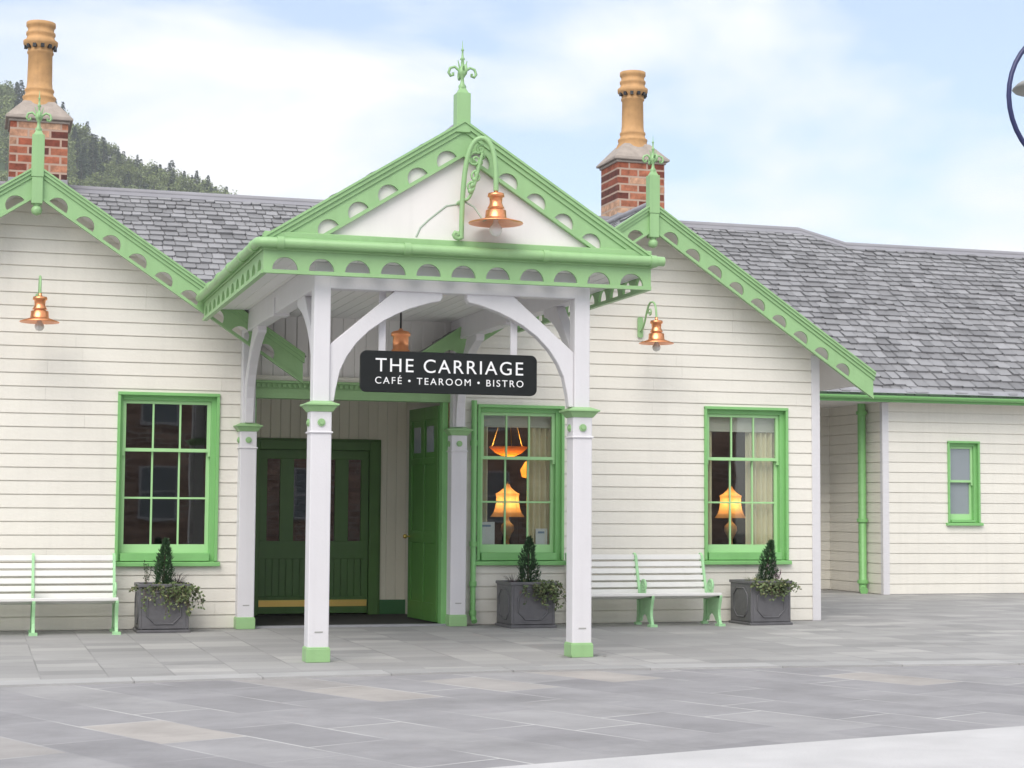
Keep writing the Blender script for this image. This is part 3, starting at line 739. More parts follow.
# porch roof
for side in (-1, 1):
    thp = math.atan(PSL); vd2 = Vector((-side*math.cos(thp), 0, math.sin(thp))); n2 = Vector((side*math.sin(thp), 0, math.cos(thp)))
    o = Vector((PC+side*1.90, PY+.045, PAZ-PSL*1.90-.02)); Hp = 1.90/math.cos(thp)
    mb = MB(); mb.prism([(0,0),(12.6,0),(12.6,Hp),(0,Hp)], o-n2*.05, Y, vd2, n2, .045)
    slates(mb, o, Y, vd2, 12.6, Hp, seed=21+side); mb.build('porch_roof', 'slate', B)
mb = MB(); mb.tube([(PC,PY+.12,PAZ-.02),(PC,7.8,PAZ-.02)], .05, 8); mb.build('ridge_cap', 'ridge_lead', B)
mb = MB(); mb.box(PX0+.035, PX1-.035, PY+.035, .03, 3.672, 3.692); mb.build('porch_ceiling', 'plank_ceiling', B)
# posts
LX, RX, FY, BY = 3.009, 5.548, -4.608, -.10
def post(x, y, back=False):
    w = .097
    mb = MB(); sx, sy = (x-w, x+w), (y-w, y+w)
    mb.box(*sx, *sy, .12, 2.30)
    mb.box(x-w-.014, x+w+.014, y-w-.014, y+w+.014, 2.085, 2.105)
    mb.box(x-.078, x+.078, y-.078, y+.078, 2.30, 3.672)
    p = mb.build('post', 'white_paint', B, bevel=.012, seg=2)
    m = MB(); m.box(x-.035, x+.04, y-w-.003, y-w+.002, .268, .28); m.build('name_slot', 'lamp_grey', p)
    m = MB(); m.box(x-w-.014, x+w+.014, y-w-.014, y+w+.014, .0, .125); m.frustum((x,y), 2*w+.024, 2*w+.024, .125, 2*w+.004, 2*w+.004, .14); m.build('post_base', 'green_light', p, bevel=.005)
    m = MB(); m.frustum((x,y), .21, .21, 2.285, .29, .29, 2.34); m.box(x-.158, x+.158, y-.158, y+.158, 2.34, 2.358); m.frustum((x,y), .29, .29, 2.358, .17, .17, 2.385); m.build('capital', 'green_light', p, bevel=.004)
    for ang in (0, 90):
        m = MB(); n3 = Vector((0,-1,0)) if ang == 0 else Vector((-1,0,0)); s3 = Z.cross(n3)
        c3 = Vector((x,y,2.185))+n3*w
        for rr, t in ((.036,.012),(.02,.022)):
            m.prism([(rr*math.cos(i*math.pi/8), rr*math.sin(i*math.pi/8)) for i in range(16)], c3, s3, Z, n3, t)
        m.build('rosette', 'green_light', p)
    return p
for x in (LX, RX):
    post(x, FY); post(x, BY)
# beams
bz0, bz1 = 3.43, 3.6
mb = MB(); mb.box(LX-.075, RX+.075, FY-.075, FY+.075, bz0, 3.672); mb.build('porch_beam', 'white_paint', B, bevel=.006)
for x in (LX, RX):
    mb = MB(); mb.box(x-.07, x+.07, FY+.077, .0, bz0-.0, 3.672); mb.build('porch_beam', 'white_paint', B, bevel=.006)
    mb = MB(); mb.box(x-.085, x+.085, -2.4, -2.2, bz0-.02, bz1); mb.build('beam_block', 'white_paint', B, bevel=.006)
# curved braces: (distance from post face, z)
BP = [(0,2.384),(.045,2.384),(.062,2.5),(.10,2.67),(.16,2.80),(.25,2.93),(.37,3.05),(.51,3.15),(.63,3.215),(.75,3.27),(.95,3.335),(1.05,3.355),(1.072,3.385),(1.072,3.44),(.62,3.44),(0,2.91)]
def brace(o, u, n, k=1.):
    mb = MB(); mb.prism([(p[0]*k, p[1]) for p in BP], Vector(o)-n*.05, u, Z, n, .10); mb.build('brace', 'white_paint', B, bevel=.006)
for x, s in ((LX, 1), (RX, -1)):
    brace((x+s*.078,FY,0), X*s, Y)
    brace((x,FY+.078,0), Y, X, .85); brace((x,BY-.078,0), -Y, X, .85)
# thin downpipe beside the entrance
pipe([(5.765,-.075,2.72),(5.765,-.075,.12),(5.765,-.16,.05)], .035, [(5.765,-.075,2.2),(5.765,-.075,.98),(5.765,-.075,.5),(5.765,-.075,.15)])
# conduit on the pediment
mb = MB(); mb.tube([(4.30,PY+.05,4.27),(4.15,PY+.05,4.24),(3.98,PY+.05,4.10),(3.90,PY+.05,4.02),(3.86,PY+.05,3.93)], .012, 6); mb.build('conduit', 'conduit', B)

# ------------------------------------------------------------------ sign
def text_mesh(txt, width, cap, cx, cz, y, parent, name, sp=1.1, gap=.06):
    cu = bpy.data.curves.new('t', 'FONT'); cu.body = txt; cu.align_x = 'LEFT'; cu.size = 1; cu.space_character = sp; cu.extrude = .0
    ob = bpy.data.objects.new('t', cu); col.objects.link(ob)
    bpy.context.view_layer.update()
    dg = bpy.context.evaluated_depsgraph_get(); me = bpy.data.meshes.new_from_object(ob.evaluated_get(dg))
    bpy.data.objects.remove(ob); bpy.data.curves.remove(cu)
    V = [v.co.copy() for v in me.vertices]
    ref = bpy.data.curves.new('r', 'FONT'); ref.body = 'H'; ro = bpy.data.objects.new('r', ref); col.objects.link(ro); bpy.context.view_layer.update()
    rm = bpy.data.meshes.new_from_object(ro.evaluated_get(bpy.context.evaluated_depsgraph_get())); ch = max(v.co.y for v in rm.vertices)
    bpy.data.objects.remove(ro); bpy.data.curves.remove(ref); bpy.data.meshes.remove(rm)
    xs = [v.x for v in V]; x0, x1 = min(xs), max(xs)
    mb = MB(); w0 = worldpos(parent)
    vs = [(cx+(v.x-(x0+x1)/2)/(x1-x0)*width, y, cz+(v.y/ch-.5)*cap) for v in V]
    fs = [tuple(p.vertices) for p in me.polygons]
    # real thin raised letters: front, and sides along boundary edges
    k = len(vs); back = [(a, b+.004, c) for a, b, c in vs]
    cnt = {}
    for f in fs:
        for i in range(len(f)):
            e = (f[i], f[(i+1) % len(f)]); cnt[tuple(sorted(e))] = cnt.get(tuple(sorted(e)), 0)+1
    sides = [(a, b, b+k, a+k) for (a, b), c in cnt.items() if c == 1]
    bpy.data.meshes.remove(me)
    # one object per word: group faces by gaps along x
    iv = sorted((min(vs[i][0] for i in f), max(vs[i][0] for i in f)) for f in fs)
    words = [list(iv[0])]
    for a, b in iv[1:]:
        if a-words[-1][1] > gap: words.append([a, b])
        else: words[-1][1] = max(words[-1][1], b)
    allv = vs+back
    for a, b in words:
        mb = MB(); sel = [f for f in fs+sides if a-1e-5 <= min(allv[i][0] for i in f) and max(allv[i][0] for i in f) <= b+1e-5]
        ids = sorted({i for f in sel for i in f}); mp = {i: k2 for k2, i in enumerate(ids)}
        mb.add([allv[i] for i in ids], [tuple(mp[i] for i in f) for f in sel]); mb.build(name, 'sign_white', parent)
S = thing('hanging_sign', 'black rounded signboard with white cafe lettering hung across the porch front', 'sign', (4.213, -4.70, 2.47))
def round_rect(x0, x1, z0, z1, r):
    return arc(x1-r, z0+r, r, -90, 0, 6) + arc(x1-r, z1-r, r, 0, 90, 6) + arc(x0+r, z1-r, r, 90, 180, 6) + arc(x0+r, z0+r, r, 180, 270, 6)
mb = MB(); mb.prism(round_rect(3.358, 5.068, 2.475, 2.86, .06), (0,-4.755,0), X, Z, Y, .045); mb.build('board', 'sign_black', S, bevel=.004)
text_mesh('THE CARRIAGE', 1.43, .123, 4.214, 2.728, -4.760, S, 'lettering', 1.18, .062)
text_mesh('CAF\u00c9 \u2022 TEAROOM \u2022 BISTRO', 1.435, .062, 4.214, 2.585, -4.760, S, 'lettering', 1.3, .036)
for x in (3.61, 4.905):
    mb = MB(); mb.box(x-.033, x+.033, -4.535, -4.505, 2.66, 3.66); mb.box(x-.02, x+.02, -4.712, -4.535, 2.70, 2.76); mb.build('hanger', 'white_paint', S, bevel=.003)

# ------------------------------------------------------------------ lamps
def copper_shade(o, zt, r=.215):
    """zt = top of the body, relative to o"""
    mb = MB(); mb.lathe([(.02,.03),(.02,0),(.075,-.01),(.08,-.04),(.062,-.05),(.058,-.10),(.07,-.13),(.082,-.15),(.06,-.155),(.066,-.16),(.095,-.17),(.10,-.235),(.105,-.245),(r,-.285),(r,-.293),(.10,-.262),(.0,-.255)], Vector(o)+Z*zt, 24)
    return mb
def wall_lamp(loc, label, first=None):
    if first is not None:
        t = copy_tree(first); t.location = loc; t['label'] = label; return t
    t = thing('wall_lamp', label, 'lamp', loc, 0, 'copper lamps on the gable walls')
    b = Vector(loc)
    mb = MB(); mb.prism(round_rect(-.035,.035,-.13,.13,.02), b+Vector((0,-.022,.02)), X, Z, Y, .02); mb.build('wall_plate', 'green_light', t)
    mb = MB()
    A = bez((0,-.02,-.03), (0,-.20,.0), (0,-.22,.30), (0,-.38,.30), 12) + bez((0,-.38,.30), (0,-.53,.30), (0,-.56,.2), (0,-.56,.08), 10)[1:]
    mb.tube([b+p for p in A], .0135, 8)
    sp = [b+Vector((0, -.34+.07*(1-i/16)*math.cos(i*.55), .17+.06*(1-i/16)*math.sin(i*.55))) for i in range(16)]
    mb.tube(sp, .009, 6); mb.build('bracket', 'green_light', t)
    c = Vector((0,-.56,.06))
    copper_shade(b+c, 0).build('shade', 'copper', t)
    mb = MB(); mb.lathe([(.022,.0),(.025,-.03),(.05,-.07),(.052,-.095),(.035,-.125),(.0,-.137)], b+c+Z*-.255, 14); mb.build('bulb', 'bulb_glass', t)
    return t
wl = wall_lamp((.615,-.024,3.665), 'copper wall lamp on green bracket high on the left gable wall')
wall_lamp((7.94,-.024,3.675), 'copper wall lamp on green bracket on the wall right of the porch', wl)

# big scroll lamp on the porch front
G = thing('porch_lamp', 'large copper lamp hung from a green scrolled swan-neck on the porch pediment', 'lamp', (4.265, PY-.06, 3.9))
mb = MB(); y0 = PY-.075
A = [(4.265,y0,3.92)] + [tuple(p) for p in bez((4.265,y0,3.95),(4.265,y0-.02,4.4),(4.27,y0-.06,4.84),(4.42,y0-.10,4.86),14)] + [tuple(p) for p in bez((4.42,y0-.10,4.86),(4.55,y0-.13,4.86),(4.555,y0-.15,4.6),(4.555,y0-.15,4.36),12)][1:]
mb.tube(A, .024, 10)
mb.tube([(4.265,y0,3.93),(4.235,y0,3.915),(4.205,y0,3.925),(4.19,y0,3.95),(4.205,y0,3.975),(4.23,y0,3.97),(4.235,y0,3.95)], .02, 8)
mb.tube([(4.265,y0,4.27),(4.265,PY+.06,4.27)], .02, 8); mb.tube([(4.265,y0,3.96),(4.265,PY+.06,3.96)], .02, 8)
mb.build('bracket', 'green_light', G)
mb = MB()
mb.tube([tuple(p) for p in bez((4.285,y0-.03,4.28),(4.36,y0-.05,4.25),(4.40,y0-.07,4.6),(4.44,y0-.10,4.72),12)], .016, 8)
for cx_, cz_, rr in ((4.375,4.66,.075),(4.39,4.50,.06),(4.345,4.40,.05),(4.43,4.76,.045)):
    mb.tube([(cx_+rr*(1-i/20)*math.cos(i*.5+1), y0-.06, cz_+rr*(1-i/20)*math.sin(i*.5+1)) for i in range(19)], .012, 6)
for i in range(7):
    cx_, cz_ = 4.33+.02*i, 4.36+.055*i
    mb.lathe([(0,-.03),(.022,-.012),(.024,.012),(0,.03)], (cx_, y0-.06, cz_), 8)
mb.build('scrollwork', 'green_light', G)
cl = Vector((4.555,y0-.15,4.345)); copper_shade(cl, 0, .255).build('shade', 'copper', G)
mb = MB(); mb.lathe([(.022,.0),(.026,-.03),(.06,-.08),(.062,-.11),(.04,-.145),(.0,-.16)], cl+Z*-.255, 14); mb.build('bulb', 'bulb_glass', G)
mb = MB(); mb.tube([(4.28,y0-.01,4.27),(4.38,y0-.02,4.22),(4.45,y0-.10,4.08),(4.50,y0-.14,4.1)], .009, 6); mb.build('cable', 'conduit', G)

# pendant in the porch
pl = thing('pendant_lamp', 'copper pendant lamp on a black cord inside the porch above the sign', 'lamp', (4.29,-2.4,3.6))
mb = MB(); mb.tube([(4.29,-2.4,3.785),(4.29,-2.4,3.31)], .011, 6); mb.lathe([(.05,0),(.05,-.02),(.012,-.03)], (4.29,-2.4,3.778), 12); mb.build('cord', 'black_metal', pl)
mb = MB(); mb.lathe([(.015,.02),(.03,0),(.085,-.012),(.105,-.03),(.105,-.06),(.085,-.07),(.085,-.20),(.10,-.215),(.105,-.31),(.23,-.35),(.235,-.36),(.1,-.335),(.0,-.33)], (4.29,-2.4,3.30), 24); mb.build('shade', 'copper', pl)
mb = MB(); mb.lathe([(.022,0),(.05,-.05),(.05,-.08),(0,-.12)], (4.29,-2.4,2.97), 12); mb.build('bulb', 'bulb_glass', pl)

# street lamp at the right edge
SLP = thing('street_lamp', 'dark blue street lamp with a round hoop at the upper right edge of the photo', 'street lamp', (13.85, -2.0, 0))
mb = MB(); hc = Vector((12.95,-2.0,6.52)); hr = .92
mb.tube([hc+Vector((hr*math.cos(2*math.pi*i/40), 0, hr*math.sin(2*math.pi*i/40))) for i in range(40)], .032, 8, closed=True); mb.build('hoop', 'navy_metal', SLP)
mb = MB(); mb.lathe([(.16,0),(.16,.25),(.10,.3),(.075,.9),(.06,1.0),(.055,7.4),(.08,7.45),(.03,7.6),(0,7.7)], (13.97,-2.0,-.004), 14); mb.tube([(13.93,-2,6.52),(13.97,-2,6.52)], .05); mb.tube([(13.6,-2,7.25),(13.97,-2,7.3)], .03); mb.build('pole', 'navy_metal', SLP)
mb = MB(); lc = Vector((12.62,-2.0,6.66)); mb.lathe([(.05,.32),(.06,.22),(.10,.19),(.16,.16),(.40,.06),(.46,.0),(.44,-.02),(.30,-.05),(0,-.06)], lc, 20); mb.build('lamp_shade', 'lamp_grey', SLP)
mb = MB(); mb.tube([lc+Z*.3, lc+Vector((.0,0,.72))], .02, 8); mb.build('hanger', 'navy_metal', SLP)

# ------------------------------------------------------------------ benches
def bench():
    t = thing('garden_bench', 'x', 'bench', (0,0,0), 0, 'slatted benches along the front wall')
    L = 1.77
    # side profile in (y,z): y=0 is the front, .62 the wall side
    def seat_pt(i): return (.03+i*.085, .385-.012*i)
    mb = MB()
    for i in range(5):
        y, z = seat_pt(i); mb.prism(round_rect(-.036,.036,-.018,.018,.008), (-.012,y+.03,z), Y, Z, X, L+.024)
    mb.build('seat', 'bench_slat', t)
    mb = MB()
    for i in range(6):
        f = i/5; y = .50+.13*f; z = .40+.42*f
        d = Vector((0,.13,.42)).normalized(); n = Vector((0,-.42,.13)).normalized()
        mb.prism(round_rect(-.033,.033,-.012,.012,.008), (-.012,y,z), d, n, X, L+.024)
    mb.build('backrest', 'bench_slat', t)
    for x in (0., L/2, L):
        mb = MB(); w = .034
        def pr(poly, th=w, xo=0.): mb.prism(poly, (x-th/2+xo,0,0), Y, Z, X, th)
        # front leg (S-curve), back leg, seat rail, back upright, web panel, scroll
        fl = bez((.03,.37,0),(.0,.30,0),(.14,.2,0),(.03,.03,0),10); fr = bez((.10,.02,0),(.20,.2,0),(.07,.30,0),(.11,.36,0),10)
        pr([(p.x,p.y) for p in fl]+[(p.x,p.y) for p in fr])
        bl = bez((.44,.36,0),(.46,.2,0),(.43,.1,0),(.50,.03,0),8); br_ = bez((.56,.02,0),(.50,.12,0),(.53,.2,0),(.53,.38,0),8)
        pr([(p.x,p.y) for p in bl]+[(p.x,p.y) for p in br_])
        pr([(.02,.345),(.50,.30),(.52,.36),(.02,.372)])
        pr([(.458,.36),(.535,.36),(.685,.86),(.655,.875),(.60,.84)], .03)
        # pierced web between the legs
        W2 = [(.08,.35),(.46,.31),(.47,.16),(.50,.07),(.40,.05),(.36,.12),(.29,.15),(.22,.11),(.17,.05),(.10,.04),(.14,.2)]
        pr(W2, .014)
        # feet
        mb.box(x-.045, x+.045, -.01, .10, -.002, .03); mb.box(x-.035, x+.035, .49, .575, -.002, .03)
        # scroll above the seat
        mb.tube([(x, .33+.10*(1-i/26)*math.cos(i*.42-1.2), .475+.10*(1-i/26)*math.sin(i*.42-1.2)) for i in range(25)], .016, 6)
        pr([(.27,.37),(.40,.36),(.43,.47),(.39,.54),(.31,.55),(.26,.48)], .012)
        mb.build('bench_end', 'green_bench', t, bevel=.003)
    return t
b1 = bench(); b1.location = (-.26,-.80,0); b1['label'] = 'white slatted bench with green legs at the left edge, below the left gable lamp'
b2 = copy_tree(b1); b2.location = (6.93,-.82,0); b2['label'] = 'white slatted bench with green ends between right porch post and right window'

# ------------------------------------------------------------------ planters
def planter(loc, label, rz, first=None):
    if first is not None:
        t = copy_tree(first); t.location = loc; t.rotation_euler.z = rz; t['label'] = label; return t
    t = thing('planter', label, 'planter', loc, rz, 'square lead planters under the windows')
    b = Vector(loc); w, h = .275, .535
    mb = MB(); i = .03
    for sx in (-1, 1): mb.box(b.x+sx*w-(i if sx > 0 else 0), b.x+sx*w+(i if sx < 0 else 0), b.y-w, b.y+w, .03, h)
    for sy in (-1, 1): mb.box(b.x-w+i, b.x+w-i, b.y+sy*w-(i if sy > 0 else 0), b.y+sy*w+(i if sy < 0 else 0), .03, h)
    mb.box(b.x-w, b.x+w, b.y-w, b.y+w, .025, .05)
    mb.build('box', 'planter_lead', t, bevel=.005)
    mb = MB()
    mb.box(b.x-w-.02, b.x+w+.02, b.y-w-.02, b.y+w+.02, 0, .03); mb.build('plinth', 'planter_lead', t, bevel=.006); mb = MB()
    for s in (-1, 1):
        mb.box(b.x-w-.014, b.x+w+.014, b.y+s*w-.014, b.y+s*w+.014, h-.03, h+.006); mb.box(b.x+s*w-.014, b.x+s*w+.014, b.y-w+.014, b.y+w-.014, h-.03, h+.006)
    mb.build('rim', 'planter_lead', t, bevel=.006)
    mb = MB()
    a, c, q = .185, .175, .085
    octo = [(-a+q,-c),(a-q,-c),(a,-c+q),(a,c-q),(a-q,c),(-a+q,c),(-a,c-q),(-a,-c+q)]
    for n in (-Y, Y, X, -X):
        s = Z.cross(n)
        pts = [b+n*w+s*p+Z*(q2+h/2+.005) for p, q2 in octo]
        mb.tube(pts, .012, 6, closed=True)
    mb.build('moulding', 'planter_lead', t)
    mb = MB(); mb.box(b.x-w+i, b.x+w-i, b.y-w+i, b.y+w-i, .40, .455); mb.build('soil', 'soil', t)
    return t
PL = [(2.04,-.31,0), (6.34,-.38,0), (9.38,-.46,0)]
p1 = planter(PL[0], 'grey square planter under the left window', 0)
p2 = planter(PL[1], 'grey square planter under the window beside the entrance', R(2), p1)
p3 = planter(PL[2], 'grey square planter by the right window, next to the white corner board', R(3), p1)
def leaf(mb, c, d, n, l, w):
    d = d.normalized(); s = d.cross(n).normalized()
    mb.add([c, c+d*l*.45+s*w/2, c+d*l, c+d*l*.45-s*w/2], [(0,1,2,3)])
def rv(rnd): 
    v = Vector((rnd.gauss(0,1), rnd.gauss(0,1), rnd.gauss(0,1))); return v.normalized()
def dwarf_conifer(loc, h, rad, lean, label, seed):
    rnd = random.Random(seed); t = thing('dwarf_conifer', label, 'plant', loc, 0, 'dwarf conifers in the planters'); b = Vector(loc)
    mb = MB(); mb.tube([b-Z*.02, b+Z*h*.5+X*lean*.4, b+Z*h*.9+X*lean], .014, 6, taper=.004); mb.build('stem', 'twig', t)
    mb = MB()
    for i in range(2200):
        f = rnd.random()**1.25; a = rnd.random()*2*math.pi
        rr = rad*(1-f**2.3)**.85*(.55+.45*min(1, f*6))*(.75+.25*math.sin(a*3+f*9))*rnd.uniform(.5, 1.05)
        c = b+Vector((rr*math.cos(a)+lean*f, rr*math.sin(a), f*h))
        d = Vector((math.cos(a)*.6, math.sin(a)*.6, 1.)) + rv(rnd)*.45
        leaf(mb, c, d, rv(rnd), rnd.uniform(.03,.06), rnd.uniform(.008,.016))
    mb.build('foliage', 'leaf_dark', t)
dwarf_conifer((2.05,-.33,.45), .57, .125, .02, 'dark green upright dwarf conifer in the planter under the left window', 1)
dwarf_conifer((6.36,-.38,.45), .60, .145, .02, 'dark green cone-shaped dwarf conifer in the planter beside the entrance', 2)
dwarf_conifer((9.44,-.46,.45), .56, .14, .09, 'dark green dwarf conifer with bent tip in the planter by the corner board', 3)
def trailing(loc, label, seed, cx, spread, n, m, drop, name='trailing_ivy', cat='plant'):
    rnd = random.Random(seed); t = thing(name, label, cat, loc, 0, 'ivy trailing over the planter rims'); b = Vector(loc)
    ms, ml, mp2 = MB(), MB(), MB()
    for i in range(n):
        a = rnd.uniform(-math.pi*.98, -.02) if rnd.random() < .8 else rnd.uniform(0, math.pi)
        r0 = .29
        ex = cx + spread*rnd.gauss(0, .5); ex = max(-.34, min(.36, ex))
        side = abs(ex) > .27
        p0 = Vector((ex*.4, rnd.uniform(-.12,.08), .46)); p1 = Vector((ex*.9, -.22*(0 if side else 1)+rnd.uniform(-.05,.03), .53+rnd.uniform(0,.06)))
        dr = drop*rnd.random()**1.6
        p2 = Vector((ex*1.08, (-.33 if not side else rnd.uniform(-.3,-.1)), .49+rnd.uniform(-.02,.04))); p3 = Vector((ex*1.12+rnd.uniform(-.04,.04), p2.y-rnd.uniform(0,.03), .49-dr))
        pts = [b+p-Z*.0 for p in bez(p0,p1,p2,p3,8)]
        ms.tube(pts, .003, 4)
        for q in pts[2:]:
            for k in range(3):
                tgt = ml if rnd.random() < .86 else mp2
                leaf(tgt, q+rv(rnd)*.025, rv(rnd)+Vector((0,-.3,.1)), Vector((0,-1,.5))+rv(rnd)*.6, rnd.uniform(.025,.05), rnd.uniform(.02,.035))
    ms.build('stem', 'twig', t); ml.build('foliage', m, t); o = mp2.build('foliage', 'leaf_pale', t); o['label'] = 'pale variegated leaves'
trailing((2.04,-.31,0), 'ivy trailing down the right corner of the planter under the left window', 5, .14, .32, 44, 'leaf_ivy', .30)
trailing((6.34,-.38,0), 'ivy spilling over the right side of the planter beside the entrance', 6, .17, .25, 46, 'leaf_ivy', .26)
trailing((9.38,-.46,0), 'small-leaved ivy over the rim of the planter by the corner board', 7, .1, .36, 46, 'leaf_ivy', .16)
def grass_tuft(loc, label, seed, m, n, l, cx):
    rnd = random.Random(seed); t = thing('grass_tuft', label, 'plant', loc, 0, 'arching grasses in the planters'); b = Vector(loc); mb = MB()
    for i in range(n):
        a = rnd.uniform(0, 2*math.pi); L = l*rnd.uniform(.55, 1.1); d = Vector((math.cos(a), math.sin(a)*.6, 0)); c = b+d*.02
        pts = [c + d*(L*.62*f**1.5) + Z*(L*(1.1*f-.55*f*f)) for f in [i2/6 for i2 in range(7)]]
        s = d.cross(Z)
        for k in range(6):
            w0, w1 = .006*(1-k/7), .006*(1-(k+1)/7)
            mb.quad(pts[k]-s*w0, pts[k]+s*w0, pts[k+1]+s*w1, pts[k+1]-s*w1)
    mb.build('blades', m, t)
grass_tuft((2.20,-.33,.45), 'dark arching grass right of the conifer in the planter under the left window', 8, 'leaf_purple', 60, .36, 0)
grass_tuft((6.17,-.40,.45), 'purple spiky grass left of the conifer beside the entrance', 9, 'leaf_purple', 60, .30, 0)
grass_tuft((9.24,-.48,.45), 'thin grass left of the conifer by the corner board', 10, 'leaf_pale', 40, .26, 0)
def flower(loc, label, seed, n):
    rnd = random.Random(seed); t = thing('heather_sprig', label, 'plant', loc, 0, 'thin flower sprigs in the planters'); b = Vector(loc); ms, mp_ = MB(), MB()
    for i in range(n):
        e = b+Vector((rnd.uniform(-.12,.08), rnd.uniform(-.06,.06), rnd.uniform(.12,.36)))
        pts = bez(b, b+Z*.1, e-Z*.08, e, 6); ms.tube(pts, .003, 4)
        for q in pts[3:]:
            for k in range(4): leaf(mp_, Vector(q)+rv(rnd)*.012, rv(rnd), rv(rnd), .022, .016)
    ms.build('stem', 'twig', t); mp_.build('blossom', 'petal' if seed != 11 else 'leaf_dark', t)
flower((1.86,-.36,.45), 'thin dark sprigs at the left of the planter under the left window', 11, 5)
flower((9.57,-.52,.45), 'pale pink blossom sprigs at the right of the planter by the corner board', 12, 9)

# ------------------------------------------------------------------ things inside the windows
def curtain(x0, x1, y, label, z0=.90, z1=2.66, amp=.03):
    t = MB(); n = max(10, int((x1-x0)/.008)); r = random.Random(int(x0*100)); ph = r.random()*6
    row = []
    for i in range(n+1):
        f = i/n; x = x0+(x1-x0)*f; row.append((x, y+amp*math.sin(f*(x1-x0)/.075*2*math.pi+ph)+.3*amp*math.sin(f*23+ph)))
    vs = [(x, yy, z) for z in (z0, z1) for x, yy in row]+[(x, yy+.006, z) for z in (z0, z1) for x, yy in row]; m = n+1
    fs = [(i, i+1, m+i+1, m+i) for i in range(n)] + [(2*m+i, 3*m+i, 3*m+i+1, 2*m+i+1) for i in range(n)]
    t.add(vs, fs, True)
    o = t.build('curtain', 'curtain', base=((x0+x1)/2, y, z0)); tag(o, label, 'curtain', 'cream curtains inside the windows'); return o
curtain(6.53, 6.96, .20, 'wide cream curtain at the right of the window beside the entrance')
curtain(5.84, 6.02, .20, 'narrow cream curtain at the left edge of the window beside the entrance')
curtain(9.50, 10.02, .20, 'wide cream curtain at the right side of the right window')
curtain(8.86, 9.02, .20, 'narrow cream curtain at the left edge of the right window')
for x0, x1, lb in ((5.86, 6.9, 'rolled cream blind at the top of the window beside the entrance'), (8.88, 9.95, 'rolled cream blind at the top of the right window')):
    mb = MB(); mb.box(x0, x1, .160, .166, 2.42, 2.66); mb.tube([(x0,.163,2.42),(x1,.163,2.42)], .010, 6)
    tag(mb.build('roller_blind', 'blind', base=(x0,.163,2.42)), lb, 'blind', 'roller blinds inside the windows')
def table(x, label, w=.8):
    t = thing('side_table', label, 'table', (x,.62,.03), 0, 'dark tables behind the windows'); mb = MB(); mb.box(x-w/2, x+w/2, .36, .9, .885, .92); mb.build('tabletop', 'dark_wood', t, bevel=.006)
    for sx in (-1, 1):
        for y in (.40, .86): 
            m = MB(); m.tube([(x+sx*(w/2-.05),y,.03),(x+sx*(w/2-.05),y,.885)], .022, 8); m.build('leg', 'dark_wood', t)
    return t
table(6.40, 'dark side table behind the window beside the entrance'); table(9.43, 'dark side table behind the right window')
def table_lamp(x, label, first=None):
    if first is not None:
        t = copy_tree(first); t.location.x = x; t['label'] = label; return t
    t = thing('table_lamp', label, 'lamp', (x,.55,.92), 0, 'lit table lamps in the windows')
    mb = MB(); c = Vector((x,.55,.92))
    mb.lathe([(.07,0),(.075,.02),(.03,.04),(.025,.1),(.05,.16),(.085,.22),(.08,.28),(.04,.32),(.02,.35),(.018,.42)], c, 14); mb.build('base', 'ivory_ceramic', t)
    m2 = MB(); n = 6; vs, fs = [], []
    prof = [(.225,.385),(.185,.44),(.162,.50),(.15,.57),(.148,.64),(.158,.675),(.10,.705),(.05,.75),(.022,.80)]
    for r, z in prof:
        vs += [c+Vector((r*math.cos(2*math.pi*j/n), r*.9*math.sin(2*math.pi*j/n), z)) for j in range(n)]
    for i in range(len(prof)-1):
        for j in range(n): fs.append((i*n+j, i*n+(j+1)%n, (i+1)*n+(j+1)%n, (i+1)*n+j))
    m2.add(vs, fs); m2.build('shade', 'lit_shade', t)
    bulb(t, (0,0,.56), 1.7)
    m3 = MB(); m3.lathe([(.0,.83),(.012,.82),(.0,.79)], c, 8); m3.build('finial', 'brass', t)
    return t
tl = table_lamp(6.385, 'lit table lamp with fabric shade in the window beside the entrance')
table_lamp(9.43, 'lit table lamp with fabric shade in the right window', tl)
t = thing('bowl_pendant', 'amber glowing bowl pendant light high in the window beside the entrance', 'lamp', (6.50,.9,2.9)); c = Vector((6.50,.9,2.10))
mb = MB(); mb.lathe([(.0,-.03),(.08,-.02),(.17,.02),(.245,.085),(.25,.10),(.23,.10),(.15,.05),(0,.01)], c, 20); mb.build('bowl', 'lit_amber', t)
mb = MB()
for k in range(3):
    a = k*2.09+.4; mb.tube([c+Vector((.23*math.cos(a),.23*math.sin(a),.1)), c+Vector((0,0,.8))], .006, 5)
mb.build('chain', 'brass', t)
bulb(t, (0,0,2.19-2.9), 4, (1,.6,.25))
t = thing('wall_sconce', 'small amber lamp glowing deep inside the window beside the entrance', 'lamp', (7.35,2.6,1.9)); c = Vector((7.35,2.6,1.95))
mb = MB(); mb.lathe([(.05,-.12),(.14,-.1),(.16,0),(.10,.1),(.04,.14)], c, 12); mb.build('shade', 'lit_amber', t); bulb(t, (0,0,.05), 1.5, (1,.6,.25))
mb = MB(); mb.lathe([(.06,-.5),(.08,-.45),(.03,-.3),(.05,-.2),(.05,-.12)], c, 10); mb.build('base', 'ivory_ceramic', t)
mb = MB(); mb.box(7.1, 7.6, 2.4, 2.8, .03, 1.46)
t2 = tag(mb.build('cabinet', 'dark_wood', base=(7.35,2.6,.03), bevel=.01), 'dark cabinet deep inside the window beside the entrance', 'cabinet')
